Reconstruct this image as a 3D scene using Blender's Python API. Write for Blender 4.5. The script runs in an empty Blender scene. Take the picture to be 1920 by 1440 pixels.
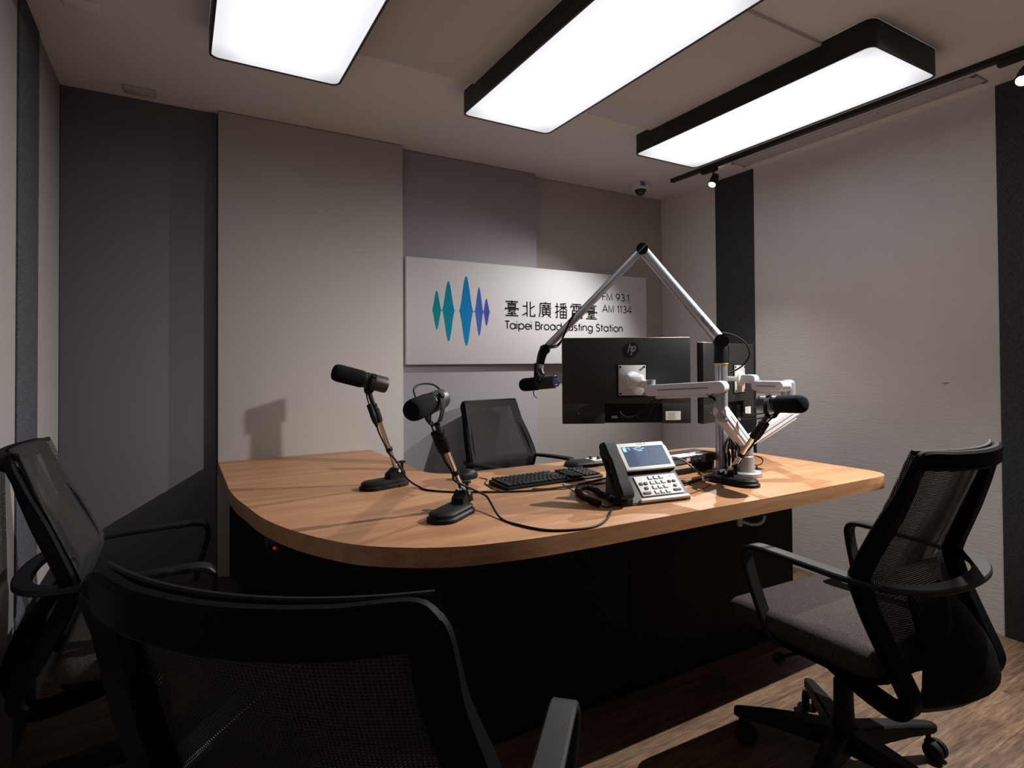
import bpy, bmesh, math, random
from mathutils import Vector, Matrix
random.seed(7)
PI = math.pi
R = math.radians
V = Vector
SC = bpy.context.scene
COL = SC.collection

# ------------------------------------------------------------------ camera
def make_camera():
    f, yaw, pitch, roll, cy = 1085.22, R(29.999), R(.8276), R(-.3592), 665.0
    F = V((math.sin(yaw)*math.cos(pitch), math.cos(yaw)*math.cos(pitch), math.sin(pitch)))
    r0 = V((math.cos(yaw), -math.sin(yaw), 0)); u0 = r0.cross(F)
    r = math.cos(roll)*r0 + math.sin(roll)*u0
    u = -math.sin(roll)*r0 + math.cos(roll)*u0
    m = Matrix(((r.x, u.x, -F.x, 0), (r.y, u.y, -F.y, 0), (r.z, u.z, -F.z, 1.2), (0, 0, 0, 1)))
    cd = bpy.data.cameras.new('camera'); co = bpy.data.objects.new('camera', cd); COL.objects.link(co)
    co.matrix_world = m
    cd.sensor_fit = 'HORIZONTAL'; cd.sensor_width = 36; cd.lens = 36*f/1920
    cd.shift_y = (cy-720)/1920; cd.clip_start = .02
    SC.camera = co
make_camera()

# ------------------------------------------------------------------ world, light levels, exposure
w = bpy.data.worlds.new('world'); SC.world = w; w.use_nodes = True
w.node_tree.nodes['Background'].inputs[0].default_value = (.5, .55, .7, 1)
w.node_tree.nodes['Background'].inputs[1].default_value = .0
SC.view_settings.view_transform = 'Standard'; SC.view_settings.look = 'None'
SC.view_settings.gamma = 1; SC.view_settings.use_curve_mapping = False
SC.view_settings.exposure = 0.0
PANEL_EMIT = 1.30            # ceiling light diffusers
SPOT_W = (208, 430)            # the two track spotlights
SPOT_COL = (1.0, .96, .92)
SPOTS = [((2.80, 2.415, 2.272), (-.58, -.14, -.80)), ((2.765, .915, 2.255), (-.66, .0, -.75))]
SPOT_ANG = (120, 120); SPOT_BLEND = 1.0
def spot_lamp(i):
    p, d = SPOTS[i]
    l = bpy.data.lights.new('spot_lamp', 'SPOT'); o = bpy.data.objects.new('spot_lamp', l); COL.objects.link(o)
    d = V(d).normalized(); o.location = V(p) + d*.004
    o.rotation_euler = d.to_track_quat('-Z', 'Y').to_euler()
    l.energy = SPOT_W[i]; l.color = SPOT_COL; l.spot_size = R(SPOT_ANG[i]); l.spot_blend = SPOT_BLEND
    l.shadow_soft_size = .008
for i in (0, 1): spot_lamp(i)

# ------------------------------------------------------------------ materials
def lin(c):
    return tuple((x/12.92 if x <= .04045 else ((x+.055)/1.055)**2.4) for x in c)
def hx(s): return lin(tuple(int(s[i:i+2], 16)/255 for i in (0, 2, 4)))
class N:
    def __init__(s, name):
        s.m = bpy.data.materials.new(name); s.m.use_nodes = True; s.t = s.m.node_tree
        s.b = s.t.nodes['Principled BSDF']; s.out = s.t.nodes['Material Output']
    def n(s, kind, **kw):
        x = s.t.nodes.new(kind)
        for k, v in kw.items():
            if isinstance(k, str) and hasattr(x, k): setattr(x, k, v)
        return x
    def l(s, a, b): s.t.links.new(a, b)
    def coords(s, scale=(1, 1, 1)):
        tc = s.n('ShaderNodeTexCoord'); mp = s.n('ShaderNodeMapping'); mp.inputs['Scale'].default_value = scale
        s.l(tc.outputs['Object'], mp.inputs['Vector']); return mp.outputs['Vector']
    def noise(s, vec, scale, detail=3, rough=.5, dist=0):
        x = s.n('ShaderNodeTexNoise'); s.l(vec, x.inputs['Vector'])
        x.inputs['Scale'].default_value = scale; x.inputs['Detail'].default_value = detail
        x.inputs['Roughness'].default_value = rough; x.inputs['Distortion'].default_value = dist
        return x.outputs['Fac']
    def ramp(s, fac, stops):
        x = s.n('ShaderNodeValToRGB'); s.l(fac, x.inputs['Fac']); e = x.color_ramp.elements
        while len(e) < len(stops): e.new(.5)
        for i, (p, c) in enumerate(stops): e[i].position = p; e[i].color = (*c, 1)
        return x.outputs['Color']
    def bump(s, fac, strength=.2, dist=.001):
        x = s.n('ShaderNodeBump'); x.inputs['Strength'].default_value = strength; x.inputs['Distance'].default_value = dist
        s.l(fac, x.inputs['Height']); s.l(x.outputs['Normal'], s.b.inputs['Normal'])
def mat(name, col, rough=.5, metal=0, spec=.5, noise=None, bump=None, emit=None, coat=0):
    k = N(name); b = k.b
    b.inputs['Base Color'].default_value = (*col, 1); b.inputs['Roughness'].default_value = rough
    b.inputs['Metallic'].default_value = metal; b.inputs['Specular IOR Level'].default_value = spec
    b.inputs['Coat Weight'].default_value = coat
    if noise:
        sc, amt = noise[0], noise[1]; st = noise[2] if len(noise) > 2 else (1, 1, 1)
        f = k.noise(k.coords(st), sc)
        lo = tuple(c*(1-amt) for c in col); hi = tuple(min(1, c*(1+amt)) for c in col)
        k.l(k.ramp(f, [(.3, lo), (.7, hi)]), b.inputs['Base Color'])
    if bump:
        st = bump[3] if len(bump) > 3 else (1, 1, 1)
        k.bump(k.noise(k.coords(st), bump[0], 4), bump[1], bump[2])
    if emit:
        b.inputs['Emission Color'].default_value = (*emit[0], 1); b.inputs['Emission Strength'].default_value = emit[1]
    return k.m
def wood(name, c0, c1, c2, sx, sy, rough=.4, ring=14):
    k = N(name)
    tc = k.n('ShaderNodeTexCoord'); oi = k.n('ShaderNodeObjectInfo'); ad = k.n('ShaderNodeVectorMath', operation='ADD')
    mu = k.n('ShaderNodeVectorMath', operation='SCALE'); mu.inputs['Scale'].default_value = 7.3
    cx = k.n('ShaderNodeCombineXYZ')
    for i in range(3): k.l(oi.outputs['Random'], cx.inputs[i])
    k.l(cx.outputs[0], mu.inputs[0]); k.l(tc.outputs['Object'], ad.inputs[0]); k.l(mu.outputs[0], ad.inputs[1])
    mp = k.n('ShaderNodeMapping'); mp.inputs['Scale'].default_value = (sx, sy, sy); k.l(ad.outputs[0], mp.inputs['Vector'])
    big = k.noise(mp.outputs[0], 1.0, 5, .55, 1.2)
    fine = k.noise(mp.outputs[0], ring, 4, .6, .3)
    a = k.n('ShaderNodeMath', operation='MULTIPLY'); a.inputs[1].default_value = .42; k.l(fine, a.inputs[0])
    b = k.n('ShaderNodeMath', operation='MULTIPLY'); b.inputs[1].default_value = .58; k.l(big, b.inputs[0])
    s = k.n('ShaderNodeMath', operation='ADD'); k.l(a.outputs[0], s.inputs[0]); k.l(b.outputs[0], s.inputs[1])
    k.l(k.ramp(s.outputs[0], [(.36, c0), (.5, c1), (.64, c2)]), k.b.inputs['Base Color'])
    k.b.inputs['Roughness'].default_value = rough; k.b.inputs['Specular IOR Level'].default_value = .35
    k.bump(fine, .12, .0006)
    return k.m
M = {}
M['wall'] = mat('wall_beige', (.60, .585, .58), .85, spec=.2, noise=(3, .03), bump=(420, .12, .0006))
M['wall_fabric'] = mat('wall_fabric', (.26, .24, .236), .9, spec=.12, noise=(300, .05), bump=(500, .12, .0005))
M['wall_paper'] = mat('wall_paper', (.70, .685, .685), .85, spec=.2, noise=(4, .03), bump=(38, .3, .003, (1, .5, 3.5)))
M['panel_dark'] = mat('panel_dark', (.150, .143, .166), .9, spec=.15, noise=(500, .06), bump=(700, .15, .0005))
M['panel_beige'] = mat('panel_beige', (.47, .44, .425), .9, spec=.15, noise=(500, .03), bump=(700, .12, .0005))
M['panel_lilac'] = mat('panel_lilac', (.355, .335, .375), .9, spec=.15, noise=(500, .04), bump=(700, .12, .0005))
M['felt'] = mat('felt', (.062, .063, .073), 1, spec=.1, noise=(160, .35), bump=(260, .6, .002))
M['ceiling'] = mat('ceiling', (.77, .755, .76), .9, spec=.1)
M['ceiling_slab'] = mat('ceiling_slab', (.66, .645, .65), .9, spec=.1)
M['black_metal'] = mat('black_metal', (.012, .011, .011), .45, spec=.4)
M['desk'] = wood('desk_oak', (.235, .112, .052), (.31, .156, .074), (.375, .20, .102), .9, 16, .42, 11)
M['floor'] = wood('floor_vinyl', (.045, .024, .013), (.105, .063, .037), (.175, .112, .068), 3.0, 34, .5, 6)
M['joint'] = mat('joint', (.03, .02, .015), .8)
M['laminate'] = mat('black_laminate', (.006, .004, .0035), .6, spec=.15)
M['plastic'] = mat('black_plastic', (.0075, .0075, .008), .5, spec=.13)
M['plastic_soft'] = mat('chair_plastic', (.0022, .0022, .0028), .6, spec=.05, bump=(900, .08, .0003))
M['arm_plastic'] = mat('arm_plastic', (.0055, .0055, .0055), .5, spec=.22, bump=(900, .08, .0003))  # lighter than the frame plastic, standing in for light on the arms
M['rubber'] = mat('rubber', (.009, .009, .009), .6, spec=.14)
M['fabric'] = mat('seat_fabric', (.036, .030, .028), .95, spec=.1, noise=(420, .75), bump=(420, .5, .001))
M['foam'] = mat('foam', (.0065, .0065, .0085), 1, spec=.1, noise=(900, .4), bump=(1100, .5, .001))
M['mic_metal'] = mat('mic_metal', (.012, .0115, .011), .48, spec=.4)
M['chrome'] = mat('chrome', (.75, .74, .72), .12, metal=1)
M['alu'] = mat('brushed_aluminium', (.46, .48, .53), .34, metal=.85, bump=(60, .04, .0003, (1, 1, 12)))
M['silver'] = mat('silver_paint', (.34, .35, .37), .35, metal=.5)
M['white'] = mat('white_plastic', (.60, .60, .64), .38)
M['greyplate'] = mat('grey_plate', (.45, .445, .435), .45)
M['groove'] = mat('groove_grey', (.16, .16, .17), .5)
M['sign'] = mat('sign_vinyl', (.69, .69, .71), .5, spec=.3)
M['ink'] = mat('ink_black', (.010, .009, .010), .7, spec=.08)
M['yoke'] = mat('yoke_black', (.008, .008, .008), .7, spec=.07)
M['monitor'] = mat('monitor_back', (.010, .010, .010), .36, spec=.5, bump=(600, .35, .0008))
M['monitor_dark'] = mat('monitor_bay', (.004, .004, .004), .6, spec=.2)
M['logo_grey'] = mat('logo_grey', (.22, .22, .22), .35, metal=.5)
M['paper'] = mat('label_paper', (.72, .71, .68), .7)
M['paper_ink'] = mat('label_print', (.30, .29, .28), .7)
M['phone_grey'] = mat('phone_grey', (.075, .072, .07), .6, spec=.25)
M['phone_white'] = mat('phone_white', (.56, .545, .52), .55, spec=.25)
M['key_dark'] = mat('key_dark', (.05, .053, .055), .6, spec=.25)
M['orange'] = mat('orange', (.55, .22, .03), .5)
M['blue_disc'] = mat('blue_disc', (.012, .05, .13), .4)
M['teal'] = mat('teal_sticker', (.04, .22, .24), .5)
M['cam_white'] = mat('camera_white', (.80, .78, .82), .5)
M['dome'] = mat('dome_black', (.01, .01, .01), .08, coat=.5)
M['hook'] = mat('hook_white', (.55, .57, .66), .4)
M['red'] = mat('red_indicator', (.3, .01, .02), .4, emit=((1, .02, .05), .25))
M['pink'] = mat('pink_label', (.5, .28, .25), .5)
M['vent'] = mat('vent_grey', (.50, .475, .49), .6)
M['vent_dark'] = mat('vent_dark', (.05, .045, .047), .8)
M['cord_grey'] = mat('cord_grey', (.10, .09, .085), .5)
M['screen_dark'] = mat('display_glass', (.01, .012, .015), .15)
def mesh_cloth():
    k = N('mesh_cloth'); tc = k.n('ShaderNodeTexCoord'); sp = k.n('ShaderNodeSeparateXYZ'); k.l(tc.outputs['Object'], sp.inputs[0])
    def wave(o, per):
        a = k.n('ShaderNodeMath', operation='MULTIPLY'); a.inputs[1].default_value = 2*PI/per; k.l(o, a.inputs[0])
        s = k.n('ShaderNodeMath', operation='SINE'); k.l(a.outputs[0], s.inputs[0]); return s.outputs[0]
    a = wave(sp.outputs[0], .0052); b = wave(sp.outputs[2], .0046)
    mn = k.n('ShaderNodeMath', operation='MINIMUM'); k.l(a, mn.inputs[0]); k.l(b, mn.inputs[1])
    gt = k.n('ShaderNodeMath', operation='GREATER_THAN'); k.l(mn.outputs[0], gt.inputs[0]); gt.inputs[1].default_value = -.15
    tr = k.n('ShaderNodeBsdfTransparent'); mx = k.n('ShaderNodeMixShader')
    k.b.inputs['Base Color'].default_value = (.030, .0285, .028, 1); k.b.inputs['Roughness'].default_value = .8; k.b.inputs['Specular IOR Level'].default_value = .1
    k.l(gt.outputs[0], mx.inputs[0]); k.l(k.b.outputs[0], mx.inputs[1]); k.l(tr.outputs[0], mx.inputs[2])
    k.l(mx.outputs[0], k.out.inputs['Surface']); return k.m
M['mesh'] = mesh_cloth()
def diffuser_mat():
    k = N('diffuser'); tc = k.n('ShaderNodeTexCoord'); sp = k.n('ShaderNodeSeparateXYZ'); k.l(tc.outputs['Generated'], sp.inputs[0])
    def edge(o, wid):
        a = k.n('ShaderNodeMath', operation='SUBTRACT'); a.inputs[0].default_value = 1; k.l(o, a.inputs[1])
        m = k.n('ShaderNodeMath', operation='MINIMUM'); k.l(o, m.inputs[0]); k.l(a.outputs[0], m.inputs[1])
        r = k.n('ShaderNodeMapRange', interpolation_type='SMOOTHSTEP'); k.l(m.outputs[0], r.inputs['Value'])
        r.inputs['From Max'].default_value = wid; r.inputs['To Min'].default_value = .66; r.inputs['To Max'].default_value = 1.0
        return r.outputs[0]
    mu = k.n('ShaderNodeMath', operation='MULTIPLY'); k.l(edge(sp.outputs[0], .30), mu.inputs[0]); k.l(edge(sp.outputs[1], .11), mu.inputs[1])
    m2 = k.n('ShaderNodeMath', operation='MULTIPLY'); k.l(mu.outputs[0], m2.inputs[0]); m2.inputs[1].default_value = PANEL_EMIT
    k.b.inputs['Base Color'].default_value = (.7, .7, .7, 1)
    k.b.inputs['Emission Color'].default_value = (.90, .94, 1, 1); k.l(m2.outputs[0], k.b.inputs['Emission Strength'])
    return k.m
M['diffuser'] = diffuser_mat()
M['lens'] = mat('spot_lens', (.9, .9, .9), .3, emit=((1, .93, .82), 30))
def logo_mat():
    k = N('logo_print'); tc = k.n('ShaderNodeTexCoord'); sp = k.n('ShaderNodeSeparateXYZ'); k.l(tc.outputs['Generated'], sp.inputs[0])
    k.l(k.ramp(sp.outputs[0], [(0, hx('0a8a86')), (.3, hx('0782a0')), (.58, hx('0a7fbd')), (.78, hx('3f66b5')), (1, hx('4f4aa8'))]), k.b.inputs['Base Color'])
    k.b.inputs['Roughness'].default_value = .7; k.b.inputs['Specular IOR Level'].default_value = .08; return k.m
M['logo'] = logo_mat()
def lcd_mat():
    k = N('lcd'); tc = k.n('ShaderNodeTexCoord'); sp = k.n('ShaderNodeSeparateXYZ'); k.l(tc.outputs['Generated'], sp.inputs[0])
    c = k.ramp(sp.outputs[0], [(0, hx('10365e')), (.24, hx('153a62')), (.30, hx('3f5878')), (1, hx('4e617c'))])  # paler right part paints the ceiling panel's reflection into the screen colour
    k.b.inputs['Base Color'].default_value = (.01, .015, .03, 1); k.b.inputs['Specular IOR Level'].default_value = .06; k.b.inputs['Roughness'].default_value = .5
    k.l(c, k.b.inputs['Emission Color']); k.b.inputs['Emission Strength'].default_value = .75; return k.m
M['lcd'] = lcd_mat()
M['lcd_icon'] = mat('lcd_icon', (.02, .1, .15), .3, emit=(hx('38c4f2'), 1.0))
M['lcd_blue'] = mat('lcd_blue', (.02, .08, .12), .3, emit=(hx('1c8fcb'), .9))

# ------------------------------------------------------------------ mesh builder
def frame_of(d, up=None):
    d = V(d).normalized(); up = V(up) if up is not None else (V((0, 0, 1)) if abs(d.z) < .95 else V((0, 1, 0)))
    x = up.cross(d)
    if x.length < 1e-5: x = V((1, 0, 0)).cross(d)
    x.normalize(); y = d.cross(x).normalized(); return x, y, d
def T(origin, ex, ez=None, ey=None):
    ex = V(ex).normalized(); ez = V(ez or (0, 0, 1)).normalized(); ey = ez.cross(ex).normalized(); ez = ex.cross(ey).normalized()
    m = Matrix((ex, ey, ez)).transposed().to_4x4(); m.translation = V(origin); return m
def spline(pts, n=8):
    P = [V(p) for p in pts]
    if len(P) < 3: return P
    out = []
    for i in range(len(P)-1):
        a = P[i-1] if i else P[0]*2-P[1]; b, c = P[i], P[i+1]; d = P[i+2] if i+2 < len(P) else P[-1]*2-P[-2]
        for j in range(n):
            t = j/n; out.append(.5*((2*b)+(c-a)*t+(2*a-5*b+4*c-d)*t*t+(3*b-a-3*c+d)*t**3))
    out.append(P[-1]); return out
class MB:
    def __init__(s, M0=None): s.bm = bmesh.new(); s.M = M0 or Matrix.Identity(4)
    def at(s, m): s.M = m; return s
    def _v(s, p): return s.bm.verts.new(s.M @ V(p))
    def _f(s, vs):
        try: return s.bm.faces.new(vs)
        except ValueError: return None
    def box(s, c, d, bev=0, seg=2, rot=None):
        c = V(c); h = V(d)/2; b = bmesh.new(); bmesh.ops.create_cube(b, size=1)
        for v in b.verts: v.co = V((v.co.x*d[0], v.co.y*d[1], v.co.z*d[2]))
        if bev: bmesh.ops.bevel(b, geom=b.edges[:], offset=min(bev, min(d)*.49), segments=seg, affect='EDGES', profile=.5)
        m = s.M @ Matrix.Translation(c)
        if rot is not None: m = m @ rot.to_4x4()
        s.add(b, m); return s
    def add(s, b, m):
        mp = {}
        for v in b.verts: mp[v] = s.bm.verts.new(m @ v.co)
        for f in b.faces:
            try: s.bm.faces.new([mp[v] for v in f.verts])
            except ValueError: pass
        b.free()
    def rings(s, rs, closed=False, cap=True):
        R_ = [[s._v(p) for p in r] for r in rs]; n = len(R_[0])
        for i in range(len(R_)-(0 if closed else 1)):
            a, b = R_[i], R_[(i+1) % len(R_)]
            for j in range(n): s._f([a[j], a[(j+1) % n], b[(j+1) % n], b[j]])
        if cap and not closed: s._f(R_[0][::-1]); s._f(R_[-1])
        return s
    def cyl(s, p0, p1, r0, r1=None, seg=20, cap=True):
        r1 = r0 if r1 is None else r1; p0, p1 = V(p0), V(p1); x, y, d = frame_of(p1-p0)
        return s.rings([[p+(x*math.cos(2*PI*k/seg)+y*math.sin(2*PI*k/seg))*r for k in range(seg)] for p, r in ((p0, r0), (p1, r1))], cap=cap)
    def lathe(s, o, d, prof, seg=24, cap=True):
        o = V(o); x, y, d = frame_of(d)
        return s.rings([[o+d*t+(x*math.cos(2*PI*k/seg)+y*math.sin(2*PI*k/seg))*r for k in range(seg)] for t, r in prof], cap=cap)
    def tube(s, pts, r, seg=8, smooth=8, taper=None):
        P = spline(pts, smooth) if smooth else [V(p) for p in pts]
        rs = []; x = None
        for i, p in enumerate(P):
            d = (P[min(i+1, len(P)-1)]-P[max(i-1, 0)]).normalized()
            if x is None: x, y, _ = frame_of(d)
            else:
                x = (x-d*x.dot(d)); x = x.normalized() if x.length > 1e-6 else frame_of(d)[0]; y = d.cross(x)
            rr = r if taper is None else r+(taper-r)*i/(len(P)-1)
            rs.append([p+(x*math.cos(2*PI*k/seg)+y*math.sin(2*PI*k/seg))*rr for k in range(seg)])
        return s.rings(rs)
    def sweep(s, pts, w, h, side, smooth=6, bev=.25, ws=None):
        # rounded rectangular bar: w along 'side' (vector or function of parameter), h across
        P = spline(pts, smooth) if smooth else [V(p) for p in pts]; rs = []; n = len(P)
        for i, p in enumerate(P):
            d = (P[min(i+1, n-1)]-P[max(i-1, 0)]).normalized()
            sd = V(side(i/(n-1))) if callable(side) else V(side)
            sd = (sd-d*sd.dot(d)).normalized(); nn = d.cross(sd).normalized()
            W = (ws(i/(n-1)) if ws else w)/2; H = h/2; b = min(W, H)*bev*2*.5
            o = [(W-b, -H), (W, -H+b), (W, H-b), (W-b, H), (-W+b, H), (-W, H-b), (-W, -H+b), (-W+b, -H)]
            rs.append([p+sd*a+nn*c for a, c in o])
        return s.rings(rs)
    def prism(s, out, z0, z1, bev=0, seg=2):
        b = bmesh.new(); lo = [b.verts.new((x, y, z0)) for x, y in out]; hi = [b.verts.new((x, y, z1)) for x, y in out]; n = len(out)
        b.faces.new(lo[::-1]); top = b.faces.new(hi)
        for i in range(n): b.faces.new([lo[i], lo[(i+1) % n], hi[(i+1) % n], hi[i]])
        if bev:
            es = [e for e in b.edges if abs(e.verts[0].co.z-e.verts[1].co.z) < 1e-6]
            bmesh.ops.bevel(b, geom=es, offset=bev, segments=seg, affect='EDGES', profile=.5)
        s.add(b, s.M.copy()); return s
    def ball(s, c, r, seg=20, half=None):
        c = V(c); r = (r, r, r) if not hasattr(r, '__len__') else r; n = 10; rs = []
        a0, a1 = (0, PI) if half is None else half
        for i in range(n+1):
            a = a0+(a1-a0)*i/n; a = min(max(a, .02), PI-.02)
            rs.append([c+V((r[0]*math.sin(a)*math.cos(2*PI*k/seg), r[1]*math.sin(a)*math.sin(2*PI*k/seg), r[2]*math.cos(a))) for k in range(seg)])
        return s.rings(rs[::-1])
    def quad(s, a, b, c, d): s._f([s._v(p) for p in (a, b, c, d)]); return s
    def strokes(s, lines, w, t=.0006):
        # flat raised lettering in the local xy plane: each polyline a ribbon of width w, height t
        for L in lines:
            P = [V((p[0], p[1], 0)) for p in L]; n = len(P)
            if n < 2: continue
            closed = (P[0]-P[-1]).length < 1e-6
            lo = []
            for i in range(n):
                if closed: a = P[i-1] if i else P[-2]; c = P[i+1] if i < n-1 else P[1]
                else: a = P[max(i-1, 0)]; c = P[min(i+1, n-1)]
                d1 = (P[i]-a); d2 = (c-P[i]); d1 = d1.normalized() if d1.length > 1e-9 else d2.normalized(); d2 = d2.normalized() if d2.length > 1e-9 else d1
                d = (d1+d2); d = d.normalized() if d.length > 1e-6 else d1
                k = 1/max(.5, d.dot(d1)); nn = V((-d.y, d.x, 0))*(w/2*k); p = P[i]
                if not closed and i == 0: p = p-d1*w*.0
                lo.append((p+nn, p-nn))
            for i in range(n-1):
                (a, b), (c, d) = lo[i], lo[i+1]; z = V((0, 0, t))
                s.rings([[a, b, b+z, a+z], [c, d, d+z, c+z]])
        return s
    def build(s, name, m, parent=None, ang=32):
        bm = s.bm
        bmesh.ops.recalc_face_normals(bm, faces=bm.faces[:])
        wm = W.get(parent) if parent is not None else None
        if wm is not None: bmesh.ops.transform(bm, matrix=wm.inverted(), verts=bm.verts[:])
        for f in bm.faces: f.smooth = True
        for e in bm.edges:
            if len(e.link_faces) == 2: e.smooth = e.calc_face_angle(0) < R(ang)
        me = bpy.data.meshes.new(name); bm.to_mesh(me); bm.free()
        me.materials.append(M[m] if isinstance(m, str) else m)
        o = bpy.data.objects.new(name, me); COL.objects.link(o)
        if parent is not None: o.parent = parent; W[o] = wm if wm is not None else Matrix.Identity(4)
        else: W[o] = Matrix.Identity(4)
        return o
W = {}
def thing(name, label, cat, loc=(0, 0, 0), rz=0, group=None, local=False):
    o = bpy.data.objects.new(name, None); COL.objects.link(o); o.empty_display_size = .05
    o.location = loc; o.rotation_euler = (0, 0, rz); o['label'] = label; o['category'] = cat
    if group: o['group'] = group
    W[o] = Matrix.Identity(4) if local else Matrix.Translation(V(loc)) @ Matrix.Rotation(rz, 4, 'Z')
    return o
def tag(o, label, cat, group=None):
    o['label'] = label; o['category'] = cat
    if group: o['group'] = group
    return o
def structure(o): o['kind'] = 'structure'; return o
def copy_tree(o, parent=None):
    c = o.copy(); COL.objects.link(c)
    if parent is not None: c.parent = parent
    for ch in list(o.children): copy_tree(ch, c)
    return c

# ------------------------------------------------------------------ stroke lettering
def arc(cx, cy, rx, ry, a0, a1, n=14):
    return [(cx+rx*math.cos(R(a0+(a1-a0)*i/n)), cy+ry*math.sin(R(a0+(a1-a0)*i/n))) for i in range(n+1)]
O_ = arc(.5, .5, .5, .5, 0, 360, 24)
GL = {  # glyph: (strokes, advance); x-height 1, capitals 1.42
 ' ': ([], .55),
 'a': ([O_, [(1, 0), (1, 1)]], 1.32), 'o': ([O_], 1.27), 'c': ([arc(.5, .5, .5, .5, 45, 315)], 1.15),
 'd': ([O_, [(1, 0), (1, 1.45)]], 1.32), 'p': ([O_, [(0, 1), (0, -.45)]], 1.27),
 'e': ([[(.02, .5), (1, .5)]+arc(.5, .5, .5, .5, 0, 318)], 1.22),
 'g': ([O_, [(1, 1), (1, -.05)]+arc(.52, -.05, .48, .4, 0, -150, 10)], 1.32),
 'i': ([[(0, 0), (0, 1)], [(0, 1.3), (0, 1.45)]], .36),
 'n': ([[(0, 0), (0, 1)], [(0, .56)]+arc(.4, .56, .4, .44, 180, 0)+[(.8, 0)]], 1.15),
 'r': ([[(0, 0), (0, 1)], [(0, .6)]+arc(.38, .6, .38, .4, 180, 90, 6)], .62),
 's': ([arc(.33, .75, .29, .25, 40, 270, 10)+arc(.33, .25, .31, .25, 90, -140, 10)], .9),
 't': ([[(.22, 1.4), (.22, 0)], [(0, 1), (.46, 1)]], .68),
 'T': ([[(0, 1.42), (.84, 1.42)], [(.42, 1.42), (.42, 0)]], .98),
 'B': ([[(.45, .76), (0, .76), (0, 1.42), (.42, 1.42)]+arc(.42, 1.09, .33, .33, 90, -90, 8), [(0, .76), (0, 0), (.46, 0)]+arc(.46, .38, .38, .38, -90, 90, 8)], 1.1),
 'S': ([arc(.42, 1.06, .36, .36, 35, 262, 12)+arc(.42, .36, .40, .36, 90, -148, 12)], 1.1),
 'F': ([[(.72, 1.42), (0, 1.42), (0, 0)], [(0, .78), (.66, .78)]], .95),
 'M': ([[(0, 0), (.06, 1.42), (.58, .1), (1.1, 1.42), (1.16, 0)]], 1.5),
 'A': ([[(0, 0), (.58, 1.42), (1.16, 0)], [(.2, .46), (.96, .46)]], 1.38),
 'Y': ([[(0, 1.42), (.46, .7), (.92, 1.42)], [(.46, .7), (.46, 0)]], 1.1),
 'E': ([[(.7, 1.42), (0, 1.42), (0, 0), (.7, 0)], [(0, .74), (.62, .74)]], 1.0),
 'L': ([[(0, 1.42), (0, 0), (.6, 0)]], .85), 'O': ([arc(.7, .71, .7, .71, 0, 360, 24)], 1.65),
 'W': ([[(0, 1.42), (.4, 0), (.8, 1.42), (1.2, 0), (1.6, 1.42)]], 1.8), 'C': ([arc(.68, .71, .68, .71, 48, 312)], 1.45),
 'Q': ([arc(.7, .71, .7, .71, 0, 360, 24), [(.85, .45), (1.35, -.05)]], 1.65), 'I': ([[(0, 1.42), (0, 0)]], .35),
 'P': ([[(0, 0), (0, 1.42), (.45, 1.42)]+arc(.45, 1.05, .37, .37, 90, -90, 8)+[(0, .68)]], 1.05),
 '9': ([arc(.43, .98, .43, .44, 0, 360, 20), [(.86, .98), (.78, .68), (.3, 0)]], 1.12),
 '3': ([[(.12, 1.42-.1)]+arc(.4, 1.08, .34, .34, 120, -80, 10)+arc(.4, .37, .4, .37, 80, -145, 12)], 1.08),
 '1': ([[(0, 1.2), (.25, 1.42), (.25, 0)]], .62), '.': ([[(0, 0), (0, .14)]], .42),
 '4': ([[(.72, 0), (.72, 1.42), (0, .36), (.98, .36)]], 1.15),
 'h': ([[(0, 0), (0, 1.5)], [(0, .56)]+arc(.36, .56, .36, .4, 180, 0, 8)+[(.72, 0)]], 1.05),
}
def text_lines(s):
    x = 0; out = []
    for ch in s:
        g, adv = GL[ch]
        for L in g: out.append([(x+p[0], p[1]) for p in L])
        x += adv
    last = max(p[0] for L in out for p in L)
    return out, last
def fit(s, x0, x1, y, unit):
    L, wd = text_lines(s); sx = (x1-x0)/wd
    return [[(x0+p[0]*sx, y+p[1]*unit) for p in l] for l in L]
def rect(a, b, c, d): return [(a, b), (c, b), (c, d), (a, d), (a, b)]
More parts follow.
